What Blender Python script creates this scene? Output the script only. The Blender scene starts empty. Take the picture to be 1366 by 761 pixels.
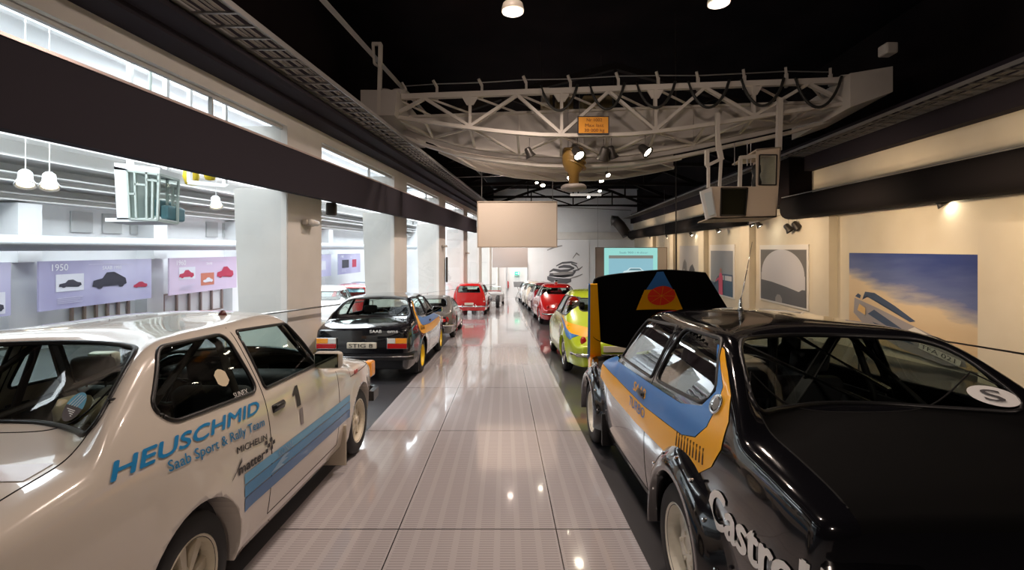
import bpy, bmesh, math, random
from mathutils import Vector, Matrix, geometry
from mathutils.bvhtree import BVHTree
random.seed(7)
PI = math.pi
SC = bpy.context.scene
COL = SC.collection

# ------------------------------------------------------------------ camera, world, exposure
FPX = 670.0          # focal length in pixels of a 1366 px wide frame
VX, VY, CAMH = 673.0, 370.0, 1.70
cd = bpy.data.cameras.new('camera')
cd.sensor_width = 36.0
cd.lens = FPX / 1366 * 36.0
cd.shift_x = (683.0 - VX) / 1366
cd.shift_y = -(380.5 - VY) / 1366
cd.clip_start = 0.05
cam = bpy.data.objects.new('camera', cd)
cam.location = (0, 0, CAMH)
cam.rotation_euler = (PI / 2, 0, 0)
COL.objects.link(cam)
SC.camera = cam
SC.view_settings.view_transform = 'Standard'
SC.view_settings.look = 'None'
SC.view_settings.gamma = 1
SC.view_settings.use_curve_mapping = False
SC.view_settings.exposure = 0.0
w = bpy.data.worlds.new('world'); SC.world = w
w.use_nodes = True
w.node_tree.nodes['Background'].inputs[0].default_value = (0.85, 0.9, 1.0, 1)
w.node_tree.nodes['Background'].inputs[1].default_value = 0.02
SC.cycles.max_bounces = 8
SC.cycles.transparent_max_bounces = 24
SC.cycles.caustics_reflective = False
SC.cycles.caustics_refractive = False
SC.cycles.sample_clamp_indirect = 4.0
try:
    SC.cycles.use_denoising = True
except Exception:
    pass

KX, KZ = 58.0 / FPX, 38.0 / FPX     # the hall's own axis against the aisle's

def P(px, py, Y):                    # survey helper: photo pixel at a depth -> metres
    return Vector(((px - VX) * Y / FPX, Y, CAMH - (py - VY) * Y / FPX))
def H(xo, t, h):                     # point in the hall's frame: lateral offset, distance, height over the eye line
    return Vector((xo + KX * t, t, CAMH + KZ * t + h))
def HZ(xo, t, z):
    return Vector((xo + KX * t, t, z))

def area(name, loc, rot, sx, sy, power, color, spread=PI):
    l = bpy.data.lights.new(name, 'AREA'); l.shape = 'RECTANGLE'; l.size = sx; l.size_y = sy
    l.energy = power; l.color = color; l.spread = spread
    o = bpy.data.objects.new(name, l); o.location = loc; o.rotation_euler = rot
    COL.objects.link(o); return o
def spot(name, loc, target, power, color, angle=70, size=0.08, blend=0.6):
    l = bpy.data.lights.new(name, 'SPOT'); l.energy = power; l.color = color
    l.spot_size = math.radians(angle); l.spot_blend = blend; l.shadow_soft_size = size
    o = bpy.data.objects.new(name, l); o.location = loc
    o.rotation_euler = (Vector(target) - Vector(loc)).to_track_quat('-Z', 'Y').to_euler()
    COL.objects.link(o); return o

WARM = (1.0, 0.80, 0.68); AMBER = (1.0, 0.72, 0.46); COOL = (0.90, 0.96, 1.0)
# daylight through the skylight of the neighbouring hall
for i, t in enumerate((4, 16, 28, 40)):
    area('skylight_daylight', H(-8.4, t, 5.0), (0, 0, 0), 6, 11, 1750, COOL)
# row of lamps high in the gallery roof
for i, (x, y, p) in enumerate(((-0.5, 1.2, 230), (-0.2, 4.6, 400), (0.2, 8.5, 620), (-0.4, 12.5, 620), (0.2, 17, 650), (0.3, 22, 700), (0.6, 28, 750), (1.0, 34, 800), (1.2, 39.5, 600))):
    spot('roof_lamp_light', (x, y, 5.7), (x, y + .6, 0), p, WARM, 150, 0.10, 1.0)
spot('end_wall_fill_light', (1.5, 36.5, 5.4), (2.5, 42.6, 2.6), 950, (1, .95, .9), 120, .15, 1.0)  # added spot to brighten the end wall, without a fixture of its own
spot('bonnet_fill_light', (0.6, -2.6, 3.1), (1.3, 6, 1.1), 160, WARM, 90, .12, 1.0)  # added fill behind the camera for the raised bonnet's underside, no lamp stands there
# spots that wash the right wall
for t in (3.0, 6.5, 10.0, 14.0, 18.5, 23.5, 29.0, 35.0):
    spot('wall_wash_light', H(4.7, t, .75), H(7.35, t + 0.8, -0.1), 255, AMBER, 130, 0.10, 1.0)

for lx, ly, lz in ((0.1, 6.0, 4.72), (2.65, 6.2, 4.98)):      # the two high-bay lamps
    l = bpy.data.lights.new('high_bay_light', 'POINT'); l.energy = 90; l.color = WARM; l.shadow_soft_size = .11
    o = bpy.data.objects.new('high_bay_light', l); o.location = (lx, ly, lz); COL.objects.link(o)

# ------------------------------------------------------------------ materials
MATS = {}
def mat(name, col=(0.8, 0.8, 0.8), rough=0.5, metal=0.0, coat=0.0, emit=None, estr=1.0, spec=0.5):
    if name in MATS: return MATS[name]
    m = bpy.data.materials.new(name); m.use_nodes = True
    b = m.node_tree.nodes['Principled BSDF']
    b.inputs['Base Color'].default_value = (*col, 1)
    b.inputs['Roughness'].default_value = rough
    b.inputs['Metallic'].default_value = metal
    b.inputs['Coat Weight'].default_value = coat
    b.inputs['Coat Roughness'].default_value = 0.04
    b.inputs['Specular IOR Level'].default_value = spec
    if emit:
        b.inputs['Emission Color'].default_value = (*emit, 1)
        b.inputs['Emission Strength'].default_value = estr
    MATS[name] = m; return m
def noisy(m, c1, c2, scale=4.0, bump=0.0, detail=4.0):      # a little procedural variation
    nt = m.node_tree; n = nt.nodes; b = n['Principled BSDF']
    tc = n.new('ShaderNodeTexCoord'); no = n.new('ShaderNodeTexNoise'); rp = n.new('ShaderNodeValToRGB')
    no.inputs['Scale'].default_value = scale; no.inputs['Detail'].default_value = detail
    rp.color_ramp.elements[0].color = (*c1, 1); rp.color_ramp.elements[1].color = (*c2, 1)
    rp.color_ramp.elements[0].position = 0.3; rp.color_ramp.elements[1].position = 0.7
    nt.links.new(tc.outputs['Object'], no.inputs['Vector']); nt.links.new(no.outputs['Fac'], rp.inputs['Fac'])
    nt.links.new(rp.outputs['Color'], b.inputs['Base Color'])
    if bump:
        bp = n.new('ShaderNodeBump'); bp.inputs['Strength'].default_value = bump; bp.inputs['Distance'].default_value = 0.01
        nt.links.new(no.outputs['Fac'], bp.inputs['Height']); nt.links.new(bp.outputs['Normal'], b.inputs['Normal'])
    return m
def glass_mat(name, tint=(0.85, 0.95, 0.92), refl=0.12):
    if name in MATS: return MATS[name]
    m = bpy.data.materials.new(name); m.use_nodes = True; nt = m.node_tree; n = nt.nodes; n.clear()
    out = n.new('ShaderNodeOutputMaterial'); mx = n.new('ShaderNodeMixShader')
    tr = n.new('ShaderNodeBsdfTransparent'); gl = n.new('ShaderNodeBsdfGlossy'); fr = n.new('ShaderNodeLayerWeight')
    mr = n.new('ShaderNodeMapRange')
    tr.inputs[0].default_value = (*tint, 1); gl.inputs[1].default_value = 0.02; fr.inputs[0].default_value = 0.25
    mr.inputs['To Min'].default_value = refl * 0.4; mr.inputs['To Max'].default_value = min(1, refl * 5)
    nt.links.new(fr.outputs['Fresnel'], mr.inputs['Value']); nt.links.new(mr.outputs[0], mx.inputs[0])
    nt.links.new(tr.outputs[0], mx.inputs[1]); nt.links.new(gl.outputs[0], mx.inputs[2])
    nt.links.new(mx.outputs[0], out.inputs[0]); MATS[name] = m; return m

# ------------------------------------------------------------------ mesh helpers
def link(name, me, m=None, parent=None, loc=None, rot=None, smooth=False):
    if m is not None:
        for x in (m if isinstance(m, (list, tuple)) else [m]): me.materials.append(x)
    if smooth:
        for p in me.polygons: p.use_smooth = True
    o = bpy.data.objects.new(name, me); COL.objects.link(o)
    if parent: o.parent = parent
    if loc: o.location = loc
    if rot: o.rotation_euler = rot
    return o
def obj(name, bm, m=None, parent=None, loc=None, rot=None, smooth=False):
    bmesh.ops.recalc_face_normals(bm, faces=bm.faces)
    me = bpy.data.meshes.new(name); bm.to_mesh(me); bm.free()
    return link(name, me, m, parent, loc, rot, smooth)
def raw(name, bm, m=None, parent=None, loc=None, rot=None, smooth=True):
    me = bpy.data.meshes.new(name); bm.to_mesh(me); bm.free()
    return link(name, me, m, parent, loc, rot, smooth)
def tag(o, label, cat, group=None):
    o['label'] = label; o['category'] = cat
    if group: o['group'] = group
    return o
def thing(name, label, cat, loc=(0, 0, 0), rz=0, group=None):
    o = bpy.data.objects.new(name, None); COL.objects.link(o)
    o.empty_display_size = 0.2
    o.location = loc; o.rotation_euler = (0, 0, rz)
    return tag(o, label, cat, group)
def struct(name, bm, m, smooth=False):
    o = obj(name, bm, m, smooth=smooth); o['kind'] = 'structure'; return o
def hexa(bm, pts, mi=0):     # 8 corners: bottom ring 4, top ring 4
    v = [bm.verts.new(p) for p in pts]
    for f in ((0, 3, 2, 1), (4, 5, 6, 7), (0, 1, 5, 4), (1, 2, 6, 5), (2, 3, 7, 6), (3, 0, 4, 7)):
        fc = bm.faces.new([v[i] for i in f]); fc.material_index = mi
def box(bm, x0, x1, y0, y1, z0, z1, mi=0):
    hexa(bm, [(x0, y0, z0), (x1, y0, z0), (x1, y1, z0), (x0, y1, z0), (x0, y0, z1), (x1, y0, z1), (x1, y1, z1), (x0, y1, z1)], mi)
def rbox(bm, x0, x1, y0, y1, z0, z1, r=0.01, seg=2):
    b2 = bmesh.new(); box(b2, x0, x1, y0, y1, z0, z1)
    bmesh.ops.bevel(b2, geom=list(b2.edges), offset=r, segments=seg, affect='EDGES', profile=0.5)
    merge(bm, b2)
def merge(bm, b2, M=None):
    if M is not None: bmesh.ops.transform(b2, matrix=M, verts=b2.verts)
    me = bpy.data.meshes.new('tmp'); b2.to_mesh(me); b2.free(); bm.from_mesh(me); bpy.data.meshes.remove(me)
def hbox(bm, x0, x1, t0, t1, h0, h1, zabs=None):   # box in the hall's frame; zabs gives an absolute floor for its foot
    lo = (lambda x, t: HZ(x, t, zabs)) if zabs is not None else (lambda x, t: H(x, t, h0))
    hexa(bm, [lo(x0, t0), lo(x1, t0), lo(x1, t1), lo(x0, t1), H(x0, t0, h1), H(x1, t0, h1), H(x1, t1, h1), H(x0, t1, h1)])
def frame_of(d):
    d = d.normalized(); a = Vector((0, 0, 1)) if abs(d.z) < 0.9 else Vector((1, 0, 0))
    u = d.cross(a).normalized(); return u, u.cross(d).normalized()
def bar(bm, a, b, wd, ht=None):          # rectangular bar between two points
    a, b = Vector(a), Vector(b); ht = ht or wd; u, v = frame_of(b - a)
    c = [(-1, -1), (1, -1), (1, 1), (-1, 1)]
    hexa(bm, [a + u * wd / 2 * i + v * ht / 2 * j for i, j in c] + [b + u * wd / 2 * i + v * ht / 2 * j for i, j in c])
def tube(bm, pts, r, n=8, closed=False):
    pts = [Vector(p) for p in pts]; N = len(pts); rings = []; pu = None
    for i, p in enumerate(pts):
        a = pts[(i - 1) % N] if (closed or i > 0) else p
        b = pts[(i + 1) % N] if (closed or i < N - 1) else p
        d = (b - a)
        if d.length < 1e-9: d = Vector((0, 0, 1))
        d.normalize()
        if pu is None: u, v = frame_of(d)
        else:
            u = (pu - d * pu.dot(d))
            if u.length < 1e-6: u, v = frame_of(d)
            u.normalize(); v = d.cross(u)
        pu = u; rr = r[i] if isinstance(r, (list, tuple)) else r
        rings.append([bm.verts.new(p + (u * math.cos(2 * PI * k / n) + v * math.sin(2 * PI * k / n)) * rr) for k in range(n)])
    for i in range(N if closed else N - 1):
        A, B = rings[i], rings[(i + 1) % N]
        for k in range(n): bm.faces.new((A[k], A[(k + 1) % n], B[(k + 1) % n], B[k]))
    if not closed:
        bm.faces.new(rings[0][::-1]); bm.faces.new(rings[-1])
def lathe(bm, prof, n=24, M=None, cap=True):      # prof: (r, z) about Z
    b2 = bmesh.new(); rings = []
    for r, z in prof:
        rings.append([b2.verts.new((r * math.cos(2 * PI * k / n), r * math.sin(2 * PI * k / n), z)) for k in range(n)])
    for A, B in zip(rings, rings[1:]):
        for k in range(n): b2.faces.new((A[k], A[(k + 1) % n], B[(k + 1) % n], B[k]))
    if cap:
        if prof[0][0] > 1e-4: b2.faces.new(rings[0][::-1])
        if prof[-1][0] > 1e-4: b2.faces.new(rings[-1])
    bmesh.ops.remove_doubles(b2, verts=b2.verts, dist=1e-5)
    merge(bm, b2, M)
def lerpc(pts, x):                        # smooth interpolation through points (Catmull-Rom, monotone x)
    if x <= pts[0][0]: return pts[0][1]
    if x >= pts[-1][0]: return pts[-1][1]
    for i in range(len(pts) - 1):
        x0, y0 = pts[i]; x1, y1 = pts[i + 1]
        if x <= x1:
            h = x1 - x0; t = (x - x0) / h
            def sl(j):
                if j <= 0: return (pts[1][1] - pts[0][1]) / (pts[1][0] - pts[0][0])
                if j >= len(pts) - 1: return (pts[-1][1] - pts[-2][1]) / (pts[-1][0] - pts[-2][0])
                a = (pts[j][1] - pts[j - 1][1]) / (pts[j][0] - pts[j - 1][0]); b = (pts[j + 1][1] - pts[j][1]) / (pts[j + 1][0] - pts[j][0])
                return 0 if a * b <= 0 else 2 * a * b / (a + b)
            m0, m1 = sl(i), sl(i + 1)
            return (2*t**3-3*t**2+1)*y0 + (t**3-2*t**2+t)*h*m0 + (-2*t**3+3*t**2)*y1 + (t**3-t**2)*h*m1
def roundpoly(pts, r=0.05, n=5):          # round the corners of a closed 2D polygon
    out = []; N = len(pts)
    for i in range(N):
        p = Vector(pts[i]); a = Vector(pts[i - 1]); b = Vector(pts[(i + 1) % N])
        da, db = a - p, b - p; rr = min(r, da.length * 0.45, db.length * 0.45)
        s = p + da.normalized() * rr; e = p + db.normalized() * rr
        for k in range(n + 1):
            t = k / n; out.append(tuple((1 - t)**2 * s + 2 * t * (1 - t) * p + t * t * e))
    return out
def densify(pts, step, closed=True):
    out = []; N = len(pts)
    for i in range(N if closed else N - 1):
        a = Vector(pts[i]); b = Vector(pts[(i + 1) % N]); k = max(1, int((b - a).length / step))
        for j in range(k): out.append(tuple(a.lerp(b, j / k)))
    if not closed: out.append(tuple(pts[-1]))
    return out
def inpoly(p, poly):
    x, y = p; c = False; j = len(poly) - 1
    for i in range(len(poly)):
        xi, yi = poly[i]; xj, yj = poly[j]
        if (yi > y) != (yj > y) and x < (xj - xi) * (y - yi) / (yj - yi) + xi: c = not c
        j = i
    return c
def fill2d(poly, step=0.04):              # triangulated polygon with inner grid points
    poly = densify(poly, step); vs = [Vector(p) for p in poly]; N = len(vs)
    ed = [(i, (i + 1) % N) for i in range(N)]
    xs = [p[0] for p in poly]; ys = [p[1] for p in poly]
    x = min(xs) + step * .5
    while x < max(xs):
        y = min(ys) + step * .5
        while y < max(ys):
            if inpoly((x, y), poly): vs.append(Vector((x, y)))
            y += step
        x += step
    r = geometry.delaunay_2d_cdt(vs, ed, [list(range(N))], 1, 1e-5)
    return [tuple(v) for v in r[0]], [list(f) for f in r[2]]
def text2d(s, bold=0.0, shear=0.0, sub=0.05, height=1.0, width=None, spacing=1.0):
    c = bpy.data.curves.new('t', 'FONT'); c.body = s; c.size = 1.0; c.offset = 0.0; c.shear = shear
    c.space_character = spacing; c.resolution_u = 3
    o = bpy.data.objects.new('t', c); COL.objects.link(o)
    dg = bpy.context.evaluated_depsgraph_get(); me = bpy.data.meshes.new_from_object(o.evaluated_get(dg))
    bpy.data.objects.remove(o); bpy.data.curves.remove(c)
    bm = bmesh.new(); bm.from_mesh(me); bpy.data.meshes.remove(me)
    bmesh.ops.remove_doubles(bm, verts=bm.verts, dist=1e-4)
    bmesh.ops.triangulate(bm, faces=bm.faces)
    xs = [v.co.x for v in bm.verts]; ys = [v.co.y for v in bm.verts]
    x0, x1, y0, y1 = min(xs), max(xs), min(ys), max(ys)
    sy = height / 0.70; sx = (width / (x1 - x0)) if width else sy
    for v in bm.verts: v.co = Vector(((v.co.x - x0) * sx, v.co.y * sy, 0))
    for _ in range(3):
        le = [e for e in bm.edges if e.calc_length() > sub]
        if not le: break
        bmesh.ops.subdivide_edges(bm, edges=le, cuts=1); bmesh.ops.triangulate(bm, faces=bm.faces)
    vs = [(v.co.x, v.co.y) for v in bm.verts]
    bm.verts.index_update(); fs = [[v.index for v in f.verts] for f in bm.faces]; bm.free()
    if bold > .006:                       # heavier weight: the same outlines struck again a hair aside
        b_ = (bold - .004) * sy * 1.2; v0, f0 = vs, fs; vs, fs = [], []
        for dx, dy in ((-b_, 0), (b_, 0), (0, -b_ * .6), (0, b_ * .6), (0, 0)):
            k = len(vs); vs += [(a + dx, c_ + dy) for a, c_ in v0]; fs += [[i + k for i in f] for f in f0]
    return vs, fs
def flat_text(name, s, m, origin, ux, uy, height, width=None, bold=0.0, parent=None, thick=0.004, shear=0.0):
    vs, fs = text2d(s, bold, shear, 9, height, width); ux = Vector(ux).normalized(); uy = Vector(uy).normalized(); nn = ux.cross(uy)
    bm = bmesh.new(); V = [bm.verts.new(Vector(origin) + ux * a + uy * b + nn * thick) for a, b in vs]
    for f in fs:
        try: bm.faces.new([V[i] for i in f])
        except ValueError: pass
    return raw(name, bm, m, parent, smooth=False)
def quad(bm, a, b, c, d, mi=0):
    f = bm.faces.new([bm.verts.new(p) for p in (a, b, c, d)]); f.material_index = mi; return f
def slab(bm, o, ux, uy, w, h, th, mi=0):      # thin panel: origin lower-left, in-plane axes, thickness along ux x uy
    o = Vector(o); ux = Vector(ux).normalized(); uy = Vector(uy).normalized(); n = ux.cross(uy)
    hexa(bm, [o, o + ux * w, o + ux * w + n * th, o + n * th, o + uy * h, o + ux * w + uy * h, o + ux * w + uy * h + n * th, o + uy * h + n * th], mi)
def poly_slab(bm, o, ux, uy, pts, off, mi=0):  # flat polygon lying on a panel, raised by off
    o = Vector(o); ux = Vector(ux).normalized(); uy = Vector(uy).normalized(); n = ux.cross(uy)
    f = bm.faces.new([bm.verts.new(o + ux * a + uy * b + n * off) for a, b in pts]); f.material_index = mi
    bmesh.ops.triangulate(bm, faces=[f])
# ------------------------------------------------------------------ car bodies
BLACKP = mat('black_paint', (0.006, 0.006, 0.008), 0.12, coat=1.0)
RUBBER = mat('tyre_rubber', (0.018, 0.018, 0.019), 0.7)
TRIM = mat('black_trim', (0.012, 0.012, 0.013), 0.35)
WELL = mat('wheel_arch_black', (0.006, 0.006, 0.006), 0.9)
CHROME = mat('chrome', (0.75, 0.75, 0.75), 0.12, 1.0)
SEAT = mat('dark_upholstery', (0.03, 0.03, 0.035), 0.8)
GLASS = glass_mat('car_glass', (0.80, 0.90, 0.86), 0.10)
TAN_GLASS = glass_mat('rear_glass', (0.78, 0.84, 0.80), 0.12)
CUTM = mat('cut', (1, 0, 1))

class Body: pass
def smoothstep(a, b, x):
    t = max(0, min(1, (x - a) / (b - a))); return t * t * (3 - 2 * t)

def make_surface(s):
    """closed dense body surface: sections along y, rounded ends"""
    NY, N1, N2 = s.get('ny', 130), s.get('n1', 34), s.get('n2', 24)
    y0, y1, zs = s['y0'], s['y1'], s['zs']
    def W(y, z):
        b = lerpc(s['belt'], y); zz = min(z, b)
        wd = lerpc(s['plan'], y) * lerpc(s['vert'], zz)
        if z > b:
            dz = z - b; wd -= s['tum'] * dz + s.get('tum2', 0.0) * dz * dz
        fl = 0
        for wy in s.get('axles', (0, s.get('wb'))):
            d = math.hypot(y - wy, (z - s['wz']) * s.get('fls', 1.0))
            fl = max(fl, s['flare'] * (1 - smoothstep(s['wr'] + 0.0, s['wr'] + s['flw'], d)))
        if fl and z < b: wd += fl
        return max(wd, 0.02)
    def T(x, y):
        k = lerpc(s['shift'], y)
        return lerpc(s['top'], y + k * x * x) - lerpc(s['crown'], y) * x * x
    rings = []
    for i in range(NY + 1):
        u = i / NY; u = u + 0.06 * math.sin(2 * PI * u) * -1
        y = y0 + (y1 - y0) * u
        z = zs
        while z < 2 and T(W(y, z), y) > z: z += 0.008
        ze = z; we = W(y, ze)
        side = [(W(y, zs + (ze - zs) * j / N1), zs + (ze - zs) * j / N1) for j in range(N1 + 1)]
        top = [(we * (1 - j / N2), T(we * (1 - j / N2), y)) for j in range(1, N2 + 1)]
        line = side + top
        for _ in range(s.get('round', 7)):
            nl = line[:]
            for j in range(1, len(line) - 1):
                if j < 3: continue
                nl[j] = tuple(0.5 * line[j][c] + 0.25 * (line[j - 1][c] + line[j + 1][c]) for c in (0, 1))
            line = nl
        bot = [(0, zs), (side[0][0] * 0.5, zs)]
        rings.append([(x, y, zz) for x, zz in bot + line])
    # a little smoothing lengthways
    for _ in range(2):
        nr = [r[:] for r in rings]
        for i in range(1, NY):
            nr[i] = [tuple(0.5 * rings[i][k][c] + 0.25 * (rings[i - 1][k][c] + rings[i + 1][k][c]) for c in range(3)) for k in range(len(rings[i]))]
        rings = nr
    def caps(r, sg, zc, prof):
        return [[(x * k, y + sg * dy, zc + (z - zc) * kz) for x, y, z in r] for k, kz, dy in prof]
    rp = s.get('rcap', ((0.985, 0.975, .018), (0.955, 0.93, .034), (0.90, .86, .045), (0.6, .55, .052), (0.3, .25, .054), (0.03, 0.03, .055)))
    fp = s.get('fcap', rp)
    rings = caps(rings[0], -1, s.get('rz', 0.6), rp)[::-1] + rings + caps(rings[-1], 1, s.get('fz', 0.5), fp)
    bm = bmesh.new(); VR = []
    for r in rings:
        right = [bm.verts.new(p) for p in r]
        left = [right[0]] + [bm.verts.new((-p[0], p[1], p[2])) for p in r[1:-1]] + [right[-1]]
        VR.append(right + left[-2:0:-1])
    K = len(VR[0])
    for A, B in zip(VR, VR[1:]):
        for k in range(K): bm.faces.new((A[k], B[k], B[(k + 1) % K], A[(k + 1) % K]))
    bm.faces.new(VR[0]); bm.faces.new(VR[-1][::-1])
    bmesh.ops.triangulate(bm, faces=[f for f in bm.faces if len(f.verts) > 4])
    bmesh.ops.recalc_face_normals(bm, faces=bm.faces)
    return bm, W, T

def prism(poly, mode, a, b, mi):
    bm = bmesh.new()
    def pt(p, d):
        return {'S': (d, p[0], p[1]), 'F': (p[0], d, p[1])}[mode]
    A = [bm.verts.new(pt(p, a)) for p in poly]; B = [bm.verts.new(pt(p, b)) for p in poly]; n = len(poly)
    bm.faces.new(A); bm.faces.new(B[::-1])
    for i in range(n): bm.faces.new((A[i], B[i], B[(i + 1) % n], A[(i + 1) % n]))
    bmesh.ops.recalc_face_normals(bm, faces=bm.faces)
    for f in bm.faces: f.material_index = mi
    return bm

def cut_body(s):
    n0 = None
    for k in range(8):
        B = cut_once(s, k)
        if len(B.bm.faces) > 5000: return B
    return B
def cut_once(s, attempt):
    jr = random.Random(attempt)
    B = Body(); bm, B.W, B.T = make_surface(s)
    B.bvh = BVHTree.FromBMesh(bm); B.s = s
    me = bpy.data.meshes.new('body'); bm.to_mesh(me); bm.free()
    for m in (BLACKP, WELL, CUTM): me.materials.append(m)
    o = bpy.data.objects.new('tmpbody', me); COL.objects.link(o); tmp = [o]
    def add(cb):
        jx, jy, jz = [jr.uniform(-.0015, .0015) * (attempt > 0) for _ in range(3)]
        for v in cb.verts: v.co += Vector((jx * .3, jy, jz))
        m2 = bpy.data.meshes.new('c'); cb.to_mesh(m2); cb.free()
        for m in (BLACKP, WELL, CUTM): m2.materials.append(m)
        c = bpy.data.objects.new('c', m2); COL.objects.link(c); tmp.append(c)
        md = o.modifiers.new('b', 'BOOLEAN'); md.operation = 'DIFFERENCE'; md.solver = 'EXACT'; md.object = c
    for wy in s.get('axles', (0, s.get('wb'))):
        arch = [(wy + s['wr'] * math.cos(2 * PI * k / 40), s['wz'] + s['wr'] * math.sin(2 * PI * k / 40)) for k in range(40)]
        add(prism(arch, 'S', 0.42, 1.3, 1)); add(prism(arch, 'S', -0.42, -1.3, 1))
    for p in s['side_windows']:
        add(prism(p, 'S', 0.25, 1.2, 2)); add(prism(p, 'S', -0.25, -1.2, 2))
    if s.get('rear_window'): add(prism(s['rear_window'], 'F', s['rw_y'][0], s['rw_y'][1], 2))
    if s.get('windscreen'): add(prism(s['windscreen'], 'F', s['ws_y'][0], s['ws_y'][1], 2))
    bpy.context.view_layer.update()
    dg = bpy.context.evaluated_depsgraph_get()
    res = bpy.data.meshes.new_from_object(o.evaluated_get(dg))
    for t in tmp: bpy.data.objects.remove(t)
    bm = bmesh.new(); bm.from_mesh(res); bpy.data.meshes.remove(res)
    bmesh.ops.delete(bm, geom=[f for f in bm.faces if f.material_index == 2], context='FACES')
    for f in bm.faces: f.smooth = f.material_index == 0
    B.bm = bm; B.cache = {}
    return B

def hit(B, mode, a, b):
    z = Vector
    o, d = {'R': (z((3, a, b)), z((-1, 0, 0))), 'L': (z((-3, a, b)), z((1, 0, 0))), 'B': (z((a, -6, b)), z((0, 1, 0))),
            'F': (z((a, 8, b)), z((0, -1, 0))), 'T': (z((a, b, 4)), z((0, 0, -1)))}[mode]
    r = B.bvh.ray_cast(o, d)
    if r[0] is None: return None
    n = r[1]
    if n.dot(d) > 0: n = -n
    if mode in 'LR' and abs(n.x) < .22: return None
    return r[0], n
def decal(B, name, vs, fs, mode, m, parent, off=0.003, smooth=True):
    bm = bmesh.new(); V = []
    for a, b in vs:
        h = hit(B, mode, a, b); V.append(bm.verts.new(h[0] + h[1] * off) if h else None)
    for f in fs:
        q = [V[i] for i in f]
        if None in q: continue
        if max((q[i].co - q[i - 1].co).length for i in range(len(q))) > 0.35: continue
        try: bm.faces.new(q)
        except ValueError: pass
    bmesh.ops.delete(bm, geom=[v for v in bm.verts if not v.link_faces], context='VERTS')
    o = raw(name, bm, m, parent, smooth=smooth)
    return o
def sticker(B, name, poly, mode, m, parent, off=0.003, step=0.04):
    vs, fs = fill2d(poly, step); return decal(B, name, vs, fs, mode, m, parent, off)
def lettering(B, name, s, mode, m, parent, org, ang, height, width=None, bold=0.0, shear=0.0, off=0.004, spacing=1.0):
    vs, fs = text2d(s, bold, shear, 0.05, height, width, spacing); c, sn = math.cos(ang), math.sin(ang)
    sx = -1 if mode == 'L' else 1
    vs = [(org[0] + sx * (a * c - b * sn * 0), org[1] + a * sn + b) for a, b in vs]
    return decal(B, name, vs, fs, mode, m, parent, off, smooth=False)
def pane(B, name, poly, mode, parent, m=GLASS, off=-0.006):
    vs, fs = fill2d(poly, 0.06); return decal(B, name, vs, fs, mode, m, parent, off)
def seam(B, bm, pts, mode, r=0.003, closed=False, off=0.0, step=0.03, n=6):
    out = []
    for a, b in densify(pts, step, closed):
        h = hit(B, mode, a, b)
        if h: out.append(h[0] + h[1] * off)
    if len(out) > 1: tube(bm, out, r, n, closed)
def gasket(B, name, poly, mode, parent, m=TRIM, r=0.010, off=0.0):
    bm = bmesh.new(); seam(B, bm, poly, mode, r, True, off); return obj(name, bm, m, parent, smooth=True)

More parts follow.
